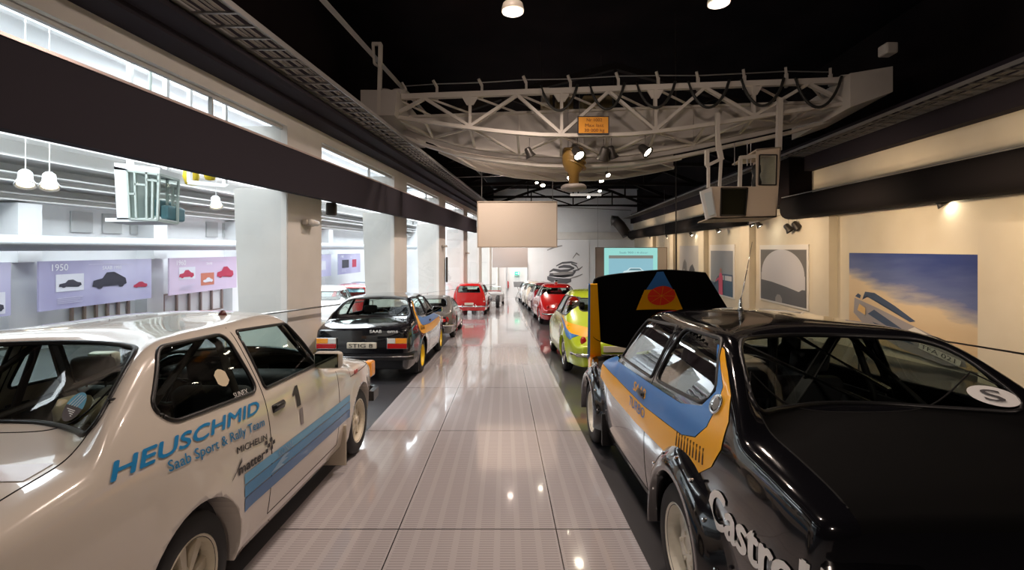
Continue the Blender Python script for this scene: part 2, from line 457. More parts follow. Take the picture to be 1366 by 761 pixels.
# ---- wheels
WC = {}
def wheel(parent, x, y, z, style, rim_m, side, r=0.31, w=0.17):
    key = (style, rim_m.name, r, w)
    if key not in WC:
        t = bmesh.new(); h = w / 2
        lathe(t, [(r*.62, -h*.9), (r*.70, -h), (r*.9, -h*1.02), (r*.975, -h*.8), (r, -h*.6), (r, -h*.32), (r*.985, -h*.3), (r*.985, -h*.24), (r, -h*.22), (r, h*.22), (r*.985, h*.24), (r*.985, h*.3),
                  (r, h*.32), (r, h*.6), (r*.975, h*.8), (r*.9, h*1.02), (r*.70, h), (r*.62, h*.9)], 40, cap=False)
        bmesh.ops.recalc_face_normals(t, faces=t.faces)
        tm = bpy.data.meshes.new('tyre'); t.to_mesh(tm); t.free()
        q = bmesh.new(); R = r * .66
        lathe(q, [(R, h*.88), (R*1.02, h*.95), (R*.99, h*1.0), (R*.95, h*.9), (R*.92, h*.55), (R*.90, h*.1), (R*.85, -h*.8)], 40, cap=False)
        if style == 'spoked':
            for k in range(8):
                M = Matrix.Rotation(2*PI*k/8, 4, 'Z'); b2 = bmesh.new()
                hexa(b2, [(R*.22, -R*.13, h*.0), (R*.93, -R*.21, -h*.05), (R*.93, R*.21, -h*.05), (R*.22, R*.13, h*.0), (R*.22, -R*.07, h*.62), (R*.93, -R*.13, h*.42), (R*.93, R*.13, h*.42), (R*.22, R*.07, h*.62)])
                merge(q, b2, M)
            lathe(q, [(R*.34, -h*.2), (R*.34, h*.5), (R*.28, h*.62), (R*.20, h*.64), (R*.17, h*.85), (R*.12, h*.9), (0, h*.9)], 20)
        elif style == 'slotted':
            for k in range(6):
                M = Matrix.Rotation(2*PI*k/6, 4, 'Z'); b2 = bmesh.new()
                hexa(b2, [(R*.3, -R*.17, h*.15), (R*.94, -R*.30, -h*.1), (R*.94, R*.30, -h*.1), (R*.3, R*.17, h*.15), (R*.3, -R*.15, h*.5), (R*.94, -R*.26, h*.25), (R*.94, R*.26, h*.25), (R*.3, R*.15, h*.5)])
                bmesh.ops.bevel(b2, geom=list(b2.edges), offset=R*.03, segments=2, affect='EDGES'); merge(q, b2, M)
            lathe(q, [(R*.45, -h*.1), (R*.45, h*.45), (R*.38, h*.55), (R*.2, h*.55), (R*.19, h*.45), (0, h*.45)], 24)
            for k in range(4): lathe(q, [(R*.055, 0), (R*.055, h*.65), (0, h*.68)], 8, Matrix.Rotation(PI/2*k, 4, 'Z') @ Matrix.Translation((R*.31, 0, 0)))
        else:
            lathe(q, [(R*.90, -h*.1), (R*.84, h*.30), (R*.72, h*.42), (R*.58, h*.32), (R*.45, h*.52), (R*.2, h*.62), (0, h*.66)], 32)
        bmesh.ops.recalc_face_normals(q, faces=q.faces)
        qm = bpy.data.meshes.new('rim'); q.to_mesh(qm); q.free()
        d = bmesh.new(); lathe(d, [(R*.88, -h*.7), (R*.88, -h*.3), (0, -h*.3)], 24); dm = bpy.data.meshes.new('brake_disc'); d.to_mesh(dm); d.free()
        for me, m in ((tm, RUBBER), (qm, rim_m), (dm, WELL)):
            me.materials.append(m)
            for p in me.polygons: p.use_smooth = (me is tm)
        WC[key] = (tm, qm, dm)
    tm, qm, dm = WC[key]
    o = bpy.data.objects.new('wheel', tm); COL.objects.link(o); o.parent = parent
    o.location = (x, y, z); o.rotation_euler = (0, PI/2 if side > 0 else -PI/2, 0)
    for nm, me in (('rim', qm), ('brake_disc', dm)):
        c = bpy.data.objects.new(nm, me); COL.objects.link(c); c.parent = o
    return o
def wheels(root, s, style, rim, xw, w=0.17, r=0.31, z=None):
    for y in s.get('axles', (0, s['wb'])):
        for sd in (-1, 1): wheel(root, sd * (xw - w / 2), y, r, style, rim, sd, r, w)

def split_off(bm, planes, pred):
    """cut along planes, move faces answering pred into a bmesh of their own"""
    for co, no in planes:
        bmesh.ops.bisect_plane(bm, geom=list(bm.verts) + list(bm.edges) + list(bm.faces), plane_co=co, plane_no=no, dist=1e-5)
    bm.normal_update()
    fs = [f for f in bm.faces if pred(f.calc_center_median(), f.normal)]
    nb = bmesh.new(); mp = {}
    for f in fs:
        q = []
        for v in f.verts:
            if v not in mp: mp[v] = nb.verts.new(v.co)
            q.append(mp[v])
        nf = nb.faces.new(q); nf.smooth = f.smooth; nf.material_index = f.material_index
    bmesh.ops.delete(bm, geom=fs, context='FACES')
    return nb

def seat(parent, x, y, z, m=SEAT, hw=0.24, name='front_seat'):
    bm = bmesh.new()
    rbox(bm, x - hw, x + hw, y - .05, y + .48, z, z + .17, .05, 3)
    b2 = bmesh.new(); rbox(b2, -hw, hw, -.06, .07, 0, .56, .05, 3)
    merge(bm, b2, Matrix.Translation((x, y, z + .1)) @ Matrix.Rotation(math.radians(12), 4, 'X'))
    o = obj(name, bm, m, parent, smooth=True)
    b3 = bmesh.new(); b4 = bmesh.new(); rbox(b4, -.13, .13, -.04, .05, .60, .76, .04, 3)
    for sx in (-.06, .06): tube(b4, [(sx, 0, .5), (sx, 0, .64)], .006)
    merge(b3, b4, Matrix.Translation((x, y, z + .1)) @ Matrix.Rotation(math.radians(12), 4, 'X'))
    obj('headrest', b3, m, o, smooth=True)
    return o
def interior(root, s, driver=-1, bench=True):
    """dark tub, seats, dashboard, wheel"""
    bm = bmesh.new(); ya, yb = s['cab']
    wl = s['cabw']
    box(bm, -wl, wl, ya, yb, .24, .27)
    for sx in (-1, 1):
        x0, x1 = sorted((sx * wl, sx * (wl + .02))); box(bm, x0, x1, ya, yb, .24, s['cabz'])
    box(bm, -wl, wl, ya - .02, ya, .24, s['cabz'])
    obj('cabin_lining', bm, SEAT, root)
    bm = bmesh.new(); rbox(bm, -wl, wl, yb - .28, yb + .0, .62, s['cabz'] - .02, .04, 2)
    rbox(bm, driver * .36 - .2, driver * .36 + .2, yb - .36, yb - .1, s['cabz'] - .08, s['cabz'] + .05, .04, 2)
    dsh = obj('dashboard', bm, SEAT, root, smooth=True)
    bm = bmesh.new(); c = Vector((driver * .36, yb - .48, s['cabz'] - .02)); a = math.radians(25); R = .19
    pts = [c + Vector((R * math.cos(t), R * math.sin(t) * math.sin(a), R * math.sin(t) * math.cos(a))) for t in [2 * PI * k / 28 for k in range(28)]]
    tube(bm, pts, .013, 8, True)
    for t in (0, PI, -PI / 2): tube(bm, [c, c + Vector((R * math.cos(t), R * math.sin(t) * math.sin(a), R * math.sin(t) * math.cos(a)))], .012, 6)
    tube(bm, [c, c + Vector((0, .3, -.12))], .02, 8)
    obj('steering_wheel', bm, TRIM, root, smooth=True)
    sz = s.get('seatz', .36)
    for sx in (-1, 1): seat(root, sx * .36, s['seaty'], sz)
    if bench:
        bm = bmesh.new(); rbox(bm, -.58, .58, s['bench'] - .02, s['bench'] + .45, sz, sz + .17, .05, 3)
        b2 = bmesh.new(); rbox(b2, -.58, .58, -.07, .06, 0, .50, .05, 3)
        merge(bm, b2, Matrix.Translation((0, s['bench'], sz + .1)) @ Matrix.Rotation(math.radians(16), 4, 'X'))
        obj('rear_seat', bm, SEAT, root, smooth=True)

# ---- Saab 99-like two-door saloon
S99 = dict(axles=(-.06, 2.54), y0=-1.0, y1=3.28, zs=.22, wb=2.48, wz=.31, wr=.365, flare=.018, flw=.10, tum=.47, tum2=.12, ny=150,
    top=[(-1.02, .915), (-.85, .96), (-.5, 1.008), (-.12, 1.045), (-.05, 1.08), (.08, 1.22), (.24, 1.365), (.38, 1.41), (.72, 1.44), (1.15, 1.462), (1.45, 1.452), (1.62, 1.42), (1.78, 1.33), (2.15, 1.06), (2.26, 1.01), (2.6, .96), (2.95, .885), (3.2, .80), (3.3, .74)],
    shift=[(-1, .10), (-.7, .5), (-.4, 1.0), (.30, 1.05), (.7, .4), (1.0, 0), (1.3, .5), (1.6, .95), (2.3, .95), (2.6, .5), (3.0, .12), (3.3, .1)],
    crown=[(-1, .04), (-.2, .05), (.5, .08), (1.0, .10), (1.5, .08), (2.2, .05), (3.3, .10)],
    plan=[(-1.0, .755), (-.85, .785), (-.4, .815), (.3, .835), (1.5, .838), (2.2, .832), (2.7, .81), (3.0, .775), (3.2, .735), (3.28, .70)],
    vert=[(.2, .93), (.3, .965), (.45, .99), (.6, 1.0), (.75, .992), (.9, .97), (1.02, .935), (1.1, .91)],
    belt=[(-1, 1.0), (0, 1.02), (1.5, 1.0), (3.3, 1.0)],
    cab=(-.28, 2.05), cabw=.70, cabz=.93, seaty=.95, bench=.1, rz=.62, fz=.55)
S99['side_windows'] = [roundpoly([(-.20, 1.14), (.02, 1.37), (.56, 1.375), (.60, 1.035), (-.12, 1.06)], .07),
                       roundpoly([(.69, 1.375), (1.36, 1.36), (1.60, 1.03), (.68, 1.03)], .035)]
S99['rear_window'] = roundpoly([(-.64, 1.088), (-.35, 1.062), (.003, 1.056), (.35, 1.061), (.64, 1.088), (.535, 1.365), (-.535, 1.365)], .10)
S99['rw_y'] = (-1.2, .78)
S99['windscreen'] = roundpoly([(-.64, 1.08), (.64, 1.08), (.545, 1.385), (-.545, 1.385)], .07)
S99['ws_y'] = (1.45, 3.2)
B99 = cut_body(S99)
BONNET_Y, BONNET_Z = 2.20, .80
def b99_panels(open_bonnet):
    key = open_bonnet
    if key in B99.cache: return B99.cache[key]
    bm = B99.bm.copy(); V = Vector; out = {}
    out['door'] = []
    for sx in (1, -1):
        out['door'].append(split_off(bm, [(V((0, .64, 0)), V((0, 1, 0))), (V((0, 1.86, 0)), V((0, 1, 0))), (V((0, 0, .30)), V((0, 0, 1))), (V((0, 0, 1.012)), V((0, 0, 1)))] if sx == 1 else [],
            lambda c, n: .64 < c.y < 1.86 and .30 < c.z < 1.012 and c.x * sx > .5 and abs(n.x) > .35))
    out['boot_lid'] = split_off(bm, [(V((.60, 0, 0)), V((1, 0, 0))), (V((-.60, 0, 0)), V((1, 0, 0))), (V((0, -.19, 0)), V((0, 1, 0)))],
            lambda c, n: abs(c.x) < .60 and c.y < -.19 and c.z > .80 and n.z > .3)
    out['bonnet'] = split_off(bm, [(V((0, BONNET_Y, 0)), V((0, 1, 0))), (V((0, 0, BONNET_Z)), V((0, 0, 1)))],
            lambda c, n: c.y > BONNET_Y and c.z > BONNET_Z)
    out['body'] = bm
    res = {}
    for k, v in out.items():
        for i, b in enumerate(v if isinstance(v, list) else [v]):
            if k == 'bonnet' and open_bonnet:
                b.normal_update(); g = bmesh.ops.solidify(b, geom=list(b.faces), thickness=.02)
            me = bpy.data.meshes.new(k); b.to_mesh(me); b.free(); res.setdefault(k, []).append(me)
    B99.cache[key] = res; return res

def saab99(root, paint, rim, style, glass=GLASS, open_bonnet=False, xw=.80, w=.17, well=WELL):
    res = b99_panels(open_bonnet); parts = {}
    for k, ms in res.items():
        for me in ms:
            me = me.copy(); me.materials.clear()
            for m in (paint, well, well): me.materials.append(m)
            o = bpy.data.objects.new({'body': 'body_shell'}.get(k, k), me); COL.objects.link(o); o.parent = root
            parts.setdefault(k, []).append(o)
    s = S99
    for mode in 'RL':
        for i, p in enumerate(s['side_windows']):
            g = pane(B99, 'side_window', p, mode, root, glass)
            gasket(B99, 'window_gasket', p, mode, g, r=.011)
    g = pane(B99, 'rear_window', s['rear_window'], 'B', root, TAN_GLASS); gasket(B99, 'window_gasket', s['rear_window'], 'B', g, r=.013)
    g = pane(B99, 'windscreen', s['windscreen'], 'F', root, glass); gasket(B99, 'window_gasket', s['windscreen'], 'F', g, r=.012)
    wheels(root, s, style, rim, xw, w)
    for mode in 'RL':
        bm = bmesh.new()
        seam(B99, bm, [(.64, 1.40), (.64, .30), (1.86, .30), (1.86, 1.0)], mode, .0035, off=-.001)
        seam(B99, bm, [(BONNET_Y, 1.0), (BONNET_Y, .80), (3.2, .80)], mode, .0035, off=-.001)
        obj('panel_gaps', bm, WELL, root)
    bm = bmesh.new()
    seam(B99, bm, [(-.60, -.98), (-.60, -.30), (-.54, -.19), (.54, -.19), (.60, -.30), (.60, -.98)], 'T', .004, off=-.001)
    obj('boot_seam', bm, WELL, root)
    interior(root, s)
    # bumpers
    for nm, sg, yy in (('rear_bumper', -1, -1.06), ('front_bumper', 1, 3.34)):
        bm = bmesh.new()
        pts = [(-.80, yy - sg * .36, .44), (-.785, yy - sg * .10, .44), (-.70, yy - sg * .0, .44), (-.4, yy + sg * .035, .44), (0, yy + sg * .05, .44), (.4, yy + sg * .035, .44), (.70, yy, .44), (.785, yy - sg * .10, .44), (.80, yy - sg * .36, .44)]
        pts = [tuple(p) for p in densify([Vector(p) for p in pts], .05, False)] if False else pts
        for a, b in zip(pts, pts[1:]): bar(bm, a, b, .055, .10)
        for p in pts[1:-1]:
            b2 = bmesh.new(); lathe(b2, [(.0275, -.05), (.0275, .05)], 10, Matrix.Translation(p)); merge(bm, b2)
        o = obj(nm, bm, TRIM, root)
        b2 = bmesh.new(); tube(b2, [(p[0] * 1.02, p[1] + sg * .028, .452) for p in pts], .010, 6); obj('chrome_strip', b2, CHROME, o, smooth=True)
    # tail lamps
    AMB = mat('amber_lens', (.95, .36, .03), .15, coat=.5); RED = mat('red_lens', (.45, .01, .01), .15, coat=.5); CLR = mat('clear_lens', (.75, .75, .7), .15, coat=.5)
    for sx in (-1, 1):
        t = None
        def seg(nm, xa, xb, za, zb, m, par):
            bm = bmesh.new(); x0, x1 = sorted((sx * xa, sx * xb)); rbox(bm, x0, x1, -1.085, -1.03, za, zb, .008, 2); return obj(nm, bm, m, par)
        t = seg('tail_lamp', .40, .73, .575, .765, CHROME, root)
        def lens(nm, xa, xb, za, zb, m):
            bm = bmesh.new(); x0, x1 = sorted((sx * xa, sx * xb)); rbox(bm, x0, x1, -1.098, -1.07, za, zb, .006, 2); return obj(nm, bm, m, t)
        lens('red_lens', .41, .72, .585, .665, RED); lens('amber_lens', .54, .72, .67, .755, AMB); lens('clear_lens', .41, .535, .67, .755, CLR)
    # head and corner lamps
    for sx in (-1, 1):
        bm = bmesh.new(); x0, x1 = sorted((sx * .42, sx * .66)); rbox(bm, x0, x1, 3.27, 3.345, .58, .76, .02, 2); obj('headlamp', bm, CLR, root)
        bm = bmesh.new(); x0, x1 = sorted((sx * .66, sx * .755)); rbox(bm, x0, x1, 3.15, 3.33, .60, .77, .02, 2); obj('corner_lamp', bm, AMB, root)
    bm = bmesh.new(); box(bm, -.42, .42, 3.28, 3.34, .58, .76)
    for k in range(5): box(bm, -.42, .42, 3.335, 3.35, .60 + k * .033, .61 + k * .033)
    obj('grille', bm, TRIM, root)
    # door handles
    for sx, mode in ((1, 'R'), (-1, 'L')):
        h = hit(B99, mode, .76, .90)[0]; bm = bmesh.new()
        rbox(bm, h.x - .012, h.x + .012, .70, .86, .875, .925, .01, 2); rbox(bm, h.x + (sx * .012) - .012, h.x + (sx * .012) + .012, .72, .84, .895, .92, .008, 2)
        d = [p for p in parts['door'] if p.data.vertices[0].co.x * sx > 0]
        obj('door_handle', bm, TRIM, d[0] if d else root, smooth=True)
    return parts
def mirror99(root, sx, m, y=1.55):
    bm = bmesh.new(); x = sx * .86
    rbox(bm, x - .105, x + .105, y - .02, y + .07, 1.00, 1.13, .03, 3)
    tube(bm, [(sx * .75, y + .04, .985), (sx * .80, y + .05, 1.03), (x, y + .04, 1.03)], .015, 8)
    o = obj('wing_mirror', bm, m, root, smooth=True)
    b2 = bmesh.new(); rbox(b2, x - .088, x + .088, y - .028, y - .018, 1.012, 1.118, .003, 1); obj('mirror_glass', b2, mat('mirror', (.20, .24, .20), .05, 1.0), o)
def mudflap(root, x0, x1, y, m, z0=.07, z1=.42):
    bm = bmesh.new(); rbox(bm, x0, x1, y - .012, y + .012, z0, z1, .006, 1); obj('mud_flap', bm, m, root)
def cage(root, m):
    bm = bmesh.new(); r = .021
    for y, zt in ((.62, 1.37),):
        tube(bm, [(-.66, y, .28), (-.66, y, .95), (-.53, y, zt - .06), (-.45, y, zt), (.45, y, zt), (.53, y, zt - .06), (.66, y, .95), (.66, y, .28)], r, 8)
    for sx in (-1, 1):
        tube(bm, [(sx * .45, .62, 1.37), (sx * .52, -.25, .85)], r, 8)
        tube(bm, [(sx * .50, .62, 1.36), (sx * .50, 1.45, 1.36), (sx * .62, 1.8, 1.0)], r, 8)
    tube(bm, [(-.45, .62, 1.37), (.50, -.22, .87)], r * 1.5, 8); tube(bm, [(.45, .62, 1.37), (-.5, -.22, .87)], r * 1.5, 8)
    tube(bm, [(0, .62, 1.37), (0, .62, .5)], r * 1.6, 8)
    obj('roll_cage', bm, m, root, smooth=True)
# ------------------------------------------------------------------ the setting
FLOORM = mat('polished_grating_floor', (.42, .40, .40), .12, coat=.6)
def floor_nodes():
    m = FLOORM; nt = m.node_tree; n = nt.nodes; L = nt.links; b = n['Principled BSDF']
    tc = n.new('ShaderNodeTexCoord'); sp = n.new('ShaderNodeSeparateXYZ'); L.new(tc.outputs['Object'], sp.inputs[0])
    def M(op, a, b_=None, c=None):
        x = n.new('ShaderNodeMath'); x.operation = op
        for i, v in enumerate((a, b_, c)):
            if v is None: continue
            if isinstance(v, (int, float)): x.inputs[i].default_value = v
            else: L.new(v, x.inputs[i])
        return x.outputs[0]
    X, Y = sp.outputs[0], sp.outputs[1]
    def line(c, off, per, wd):       # 1 on a line repeated every per
        f = M('FRACT', M('DIVIDE', M('SUBTRACT', c, off), per))
        d = M('MULTIPLY', M('MINIMUM', f, M('SUBTRACT', 1.0, f)), per)
        return M('LESS_THAN', d, wd)
    seams = M('MAXIMUM', line(X, -.713, 1.06, .004), line(Y, 3.386, 2.17, .006))
    # perforation: short cross slots
    sl = M('LESS_THAN', M('FRACT', M('DIVIDE', Y, .028)), .38)
    sx = M('LESS_THAN', M('FRACT', M('DIVIDE', M('SUBTRACT', X, -.69), .1325)), .70)
    slots = M('MULTIPLY', sl, sx)
    mx = n.new('ShaderNodeMixRGB'); mx.inputs[1].default_value = (.52, .49, .50, 1); mx.inputs[2].default_value = (.39, .365, .37, 1); L.new(slots, mx.inputs[0])
    lane = M('MULTIPLY', M('GREATER_THAN', X, -1.52), M('LESS_THAN', X, .85))   # light walkway between the dark strips
    far = M('GREATER_THAN', Y, 17.0)
    lane2 = M('MAXIMUM', lane, M('MULTIPLY', far, M('LESS_THAN', X, .85)))
    m2 = n.new('ShaderNodeMixRGB'); m2.inputs[1].default_value = (.045, .045, .05, 1); L.new(mx.outputs[0], m2.inputs[2]); L.new(lane2, m2.inputs[0])
    m3 = n.new('ShaderNodeMixRGB'); m3.inputs[2].default_value = (.05, .048, .05, 1); L.new(m2.outputs[0], m3.inputs[1]); L.new(M('MULTIPLY', seams, lane2), m3.inputs[0])
    L.new(m3.outputs[0], b.inputs['Base Color'])
    bp = n.new('ShaderNodeBump'); bp.inputs['Strength'].default_value = .0
    no = n.new('ShaderNodeTexNoise'); no.inputs['Scale'].default_value = 1.5; L.new(tc.outputs['Object'], no.inputs['Vector'])
    rr = n.new('ShaderNodeMapRange'); rr.inputs['To Min'].default_value = .10; rr.inputs['To Max'].default_value = .17; L.new(no.outputs['Fac'], rr.inputs['Value'])
    L.new(M('ADD', rr.outputs[0], M('MULTIPLY', M('SUBTRACT', 1.0, lane2), .3)), b.inputs['Roughness'])
floor_nodes()
PLASTER = noisy(mat('white_plaster', (.75, .73, .69), .75), (.70, .68, .64), (.78, .76, .72), 1.2)
PLASTERW = noisy(mat('warm_plaster', (.72, .66, .53), .75), (.66, .60, .47), (.75, .69, .56), .8)
BRIGHT = noisy(mat('bright_white_paint', (.85, .86, .87), .6), (.80, .82, .83), (.88, .89, .90), .8)
CEILM = noisy(mat('black_ceiling', (.006, .005, .006), .95, spec=.1), (.003, .0025, .003), (.011, .008, .009), .7)
FASCIA = mat('black_fascia', (.024, .020, .027), .85, spec=.2); BLACKDUCT = mat('black_duct_cloth', (.006, .005, .006), .9, spec=.15)
STEELW = noisy(mat('cream_steel', (.52, .48, .42), .45), (.47, .43, .37), (.56, .52, .46), 2.5)
STEELP = mat('pale_steel', (.80, .80, .79), .5)
STEELG = mat('galvanised', (.30, .29, .28), .4, .6)

bm = bmesh.new(); box(bm, -16, 14, -3, 45, -.2, 0); struct('floor', bm, FLOORM)
bm = bmesh.new(); box(bm, -4.8, 13.2, -3, 45.2, 9.2, 9.4); struct('ceiling', bm, CEILM)
# left wall: one run of plaster with the slot windows left open, lintels below them
PT = [(-.6 + .0, 1.0)]
pil = [(2.35, 3.55), (7.9, 9.1), (13.4, 14.6), (18.9, 20.1), (24.4, 25.6), (29.9, 31.1), (35.4, 36.6), (40.9, 42.4)]
XL, XLB = -4.1, -4.95
bm = bmesh.new()
hbox(bm, XL - .14, XL, -2.4, 43, 1.93, 2.12)
hbox(bm, XL - .14, XL, -2.4, 43, .95, 1.24)
for a, b in pil: hbox(bm, XLB, XL, a, b, 1.24, 1.93)
hbox(bm, XLB, XL, -2.6, -2.4, .95, 2.12)
struct('wall_left', bm, PLASTER)
for i, (a, b) in enumerate(pil):
    bm = bmesh.new()
    # tapered pillar, deeper at its head
    lo = [HZ(XL - .74, a + .02, 0), HZ(XL, a + .02, 0), HZ(XL, b, 0), HZ(XL - .74, b, 0)]
    hi = [H(XLB, a, .95), H(XL, a, .95), H(XL, b, .95), H(XLB, b, .95)]
    hexa(bm, lo + hi)
    bmesh.ops.bevel(bm, geom=list(bm.edges), offset=.012, segments=2, affect='EDGES')
    n = ('behind the camera side of the white rally car', 'just ahead of the white rally car, carrying a bulkhead lamp', 'behind the black saloon with yellow wheels', 'beside the grey coupe', 'second before the red estate car', 'beside the red estate car', 'past the open white roadster', 'last one against the end wall')[i]
    o = obj('concrete_pillar', bm, PLASTER); tag(o, 'tapered white pillar of the left colonnade, ' + n, 'pillar', 'pillars of the left colonnade')
edges = [-2.4] + [v for p in pil for v in p]
k = 0
for j in range(0, len(edges) - 1, 2):
    a, b = edges[j], edges[j + 1]
    if b - a < .5: continue
    k += 1
    bm = bmesh.new(); f = []
    for h0, h1 in ((1.24, 1.93),):
        hbox(bm, XL - .12, XL - .07, a, b, h0, h0 + .05); hbox(bm, XL - .12, XL - .07, a, b, h1 - .05, h1)
        m_ = a + (b - a) * .62; hbox(bm, XL - .12, XL - .07, m_ - .012, m_ + .012, h0, h1)
    
    wd = struct('window_%d' % k, bm, mat('grey_frame', (.55, .55, .53), .4))
    bm = bmesh.new(); quad(bm, H(XL - .10, a, 1.24), H(XL - .10, b, 1.24), H(XL - .10, b, 1.93), H(XL - .10, a, 1.93))
    quad(bm, HZ(XL - .10, a, .0), HZ(XL - .10, b, .0), H(XL - .10, b, .95), H(XL - .10, a, .95))
    obj('pane', bm, glass_mat('hall_glass', (.93, .95, .95), .05), wd)
# runway beam and cable tray over the left wall
bm = bmesh.new(); hbox(bm, -4.6, -3.75, -2.4, 43, 2.12, 2.85); hbox(bm, -4.1, -3.45, -2.4, 43, 2.20, 2.26)
struct('trim_1', bm, FASCIA)
def ladder(name, x0, x1, t0, t1, h, step, label):
    bm = bmesh.new()
    for x in (x0, x1): hbox(bm, x - .012, x + .012, t0, t1, h, h + .06)
    t = t0
    while t < t1: hbox(bm, x0, x1, t, t + .03, h + .0, h + .02); t += step
    th = obj(name, bm, STEELG); tag(th, label, 'cable tray')
    b2 = bmesh.new(); r = random.Random(3)
    for q in range(5):
        xx = x0 + (x1 - x0) * (.15 + .17 * q)
        tube(b2, [H(xx + r.uniform(-.03, .03), t0 + (t1 - t0) * j / 24, h + .035) for j in range(25)], .012 + .006 * (q % 2), 6)
    obj('cables', b2, mat('cable_grey', (.25, .23, .21), .6), th, smooth=True)
    return th
ladder('cable_tray', -3.5, -3.02, -2, 40, 2.30, .30, 'long ladder cable tray with cables above the left colonnade')
# fascia under the slot windows
bm = bmesh.new(); hbox(bm, -3.78, -3.66, -2.4, 25.8, .81, 1.43)
o = obj('fascia_band', bm, FASCIA); tag(o, 'long black fascia board running under the left slot windows', 'fascia')
b2 = bmesh.new(); hbox(b2, -3.79, -3.65, -2.4, 25.8, 1.43, 1.455); obj('steel_edge', b2, mat('pink_steel', (.55, .45, .42), .3, .4), o)
for t in range(-2, 25, 3):
    b2 = bmesh.new(); hbox(b2, -4.1, -3.78, t, t + .05, 1.1, 1.16); obj('bracket', b2, FASCIA, o)
# right wall
XR = 7.35
bm = bmesh.new(); hbox(bm, XR, XR + .4, -3, 43, 0, 2.12, zabs=0)
hbox(bm, XR - .12, XR, -3, 43, 1.05, 2.12)
struct('wall_right', bm, PLASTERW)
bm = bmesh.new(); hbox(bm, XR - .35, XR + .4, -3, 43, 2.12, 2.9); struct('trim_2', bm, FASCIA)
ladder('cable_tray', 6.35, 6.95, -2, 42, 2.50, .30, 'long ladder cable tray with cables above the right wall')
bm = bmesh.new(); hbox(bm, XR - .75, XR + .1, 13.75, 17.4, 1.25, 2.5); struct('trim_10', bm, CEILM)
# pilasters
for i, (a, b, d, top) in enumerate(((5.2, 8.1, .42, .40), (12.75, 13.5, .22, 1.05), (17.8, 18.6, .22, 1.05), (23.0, 23.8, .22, 1.05), (28.6, 29.4, .22, 1.05), (34.2, 35.0, .22, 1.05))):
    bm = bmesh.new(); hbox(bm, XR - d, XR, a, b, 0, top, zabs=0)
    struct('trim_%d' % (i + 3), bm, PLASTERW)
# end wall with its openings
bm = bmesh.new(); box(bm, -6, 13, 42.6, 43.0, 0, 9.2); struct('wall_back', bm, BRIGHT)
bm = bmesh.new(); box(bm, -.75, 13, 42.3, 42.6, 4.9, 5.5); struct('trim_9', bm, PLASTER)
bm = bmesh.new(); box(bm, -16, 14, -3.2, -3, 0, 9.2); struct('wall_front', bm, CEILM)
# upper black walls of the roof space
bm = bmesh.new(); hbox(bm, -4.8, -4.6, -2.4, 43, 2.85, 5.0); struct('wall_left_upper', bm, CEILM)
bm = bmesh.new(); hbox(bm, XR + .2, XR + .4, -3, 43, 2.9, 5.0); struct('wall_right_upper', bm, CEILM)
# roof trusses (dim)
for i, t in enumerate((13.5, 18.5, 24.0, 30.0, 36.0)):
    bm = bmesh.new(); A = [(-4.4, 3.4), (-1.2, 4.5), (1.8, 5.3), (4.6, 4.5), (7.4, 3.4)]
    z0 = 3.1
    for (xa, za), (xb, zb) in zip(A, A[1:]):
        bar(bm, H(xa, t, za - .4), H(xb, t, zb - .4), .16); bar(bm, H(xa, t, z0), H(xb, t, z0), .12)
    for xa, za in A[1:-1]:
        bar(bm, H(xa, t, z0), H(xa, t, za - .4), .08)
    for (xa, za), (xb, zb) in zip(A, A[1:]): bar(bm, H(xa, t, z0 if za > zb else za - .4), H(xb, t, z0 if zb > za else zb - .4), .08)
    o = obj('roof_truss', bm, mat('dark_truss', (.012, .009, .008), .8, spec=.2)); tag(o, 'dark steel roof truss in the black ceiling, %s beyond the crane' % ('first', 'second', 'third', 'fourth', 'fifth')[i], 'truss', 'dark roof trusses')

# ------------------------------------------------------------------ the neighbouring bright hall
XO = -12.0
bm = bmesh.new(); hbox(bm, XO - .3, XO, -3, 44, 0, 5.2, zabs=0); struct('wall_left_outer', bm, BRIGHT)
bm = bmesh.new(); hbox(bm, XO, -4.8, -3, 44, 5.2, 5.4); struct('ceiling_left_hall', bm, BRIGHT)
bm = bmesh.new(); box(bm, -16, -6, 42.6, 43, 0, 9.2); struct('wall_back_left', bm, BRIGHT)
SKYL = mat('skylight_glow', (.9, .95, 1), .5, emit=(.88, .95, 1.0), estr=.95)
for i, (a, b) in enumerate(((-2.5, 8), (8.4, 19), (19.4, 30), (30.4, 42))):
    bm = bmesh.new(); hbox(bm, -11.6, -5.2, a, b, 5.12, 5.17); struct('window_%d' % (30 + i), bm, SKYL)
for i, t in enumerate((7.1, 10.85, 14.6, 18.55, 22.4, 26.3)):
    bm = bmesh.new(); hbox(bm, XO, XO + .35, t, t + .62, 0, -.3, zabs=0); hbox(bm, XO, XO + .5, t + .05, t + .57, -.3, 1.0)
    o = obj('wall_pier', bm, BRIGHT); tag(o, 'white pier on the far side of the neighbouring hall, %s from the left' % ('first', 'second', 'third', 'fourth', 'fifth', 'sixth')[i], 'pier', 'piers in the neighbouring hall')
bm = bmesh.new(); tube(bm, [H(XO + .95, t, .12) for t in (-2, 10, 20, 30, 42)], .17, 20)
o = obj('air_duct', bm, mat('duct_pale', (.52, .55, .58), .5), smooth=True); tag(o, 'long round pale duct along the neighbouring hall, above the banners', 'duct')
for i, (h0, h1, d) in enumerate(((1.05, 1.22, .5), (1.42, 1.62, .8), (1.9, 2.35, 1.0))):
    bm = bmesh.new(); hbox(bm, XO, XO + d, -2, 43, h0, h0 + .03); hbox(bm, XO, XO + d, -2, 43, h1 - .03, h1); hbox(bm, XO + d * .5, XO + d * .5 + .03, -2, 43, h0, h1)
    o = obj('runway_girder', bm, STEELP); tag(o, '%s white steel girder along the neighbouring hall' % ('lowest', 'middle', 'topmost')[i], 'girder', 'girders of the neighbouring hall')
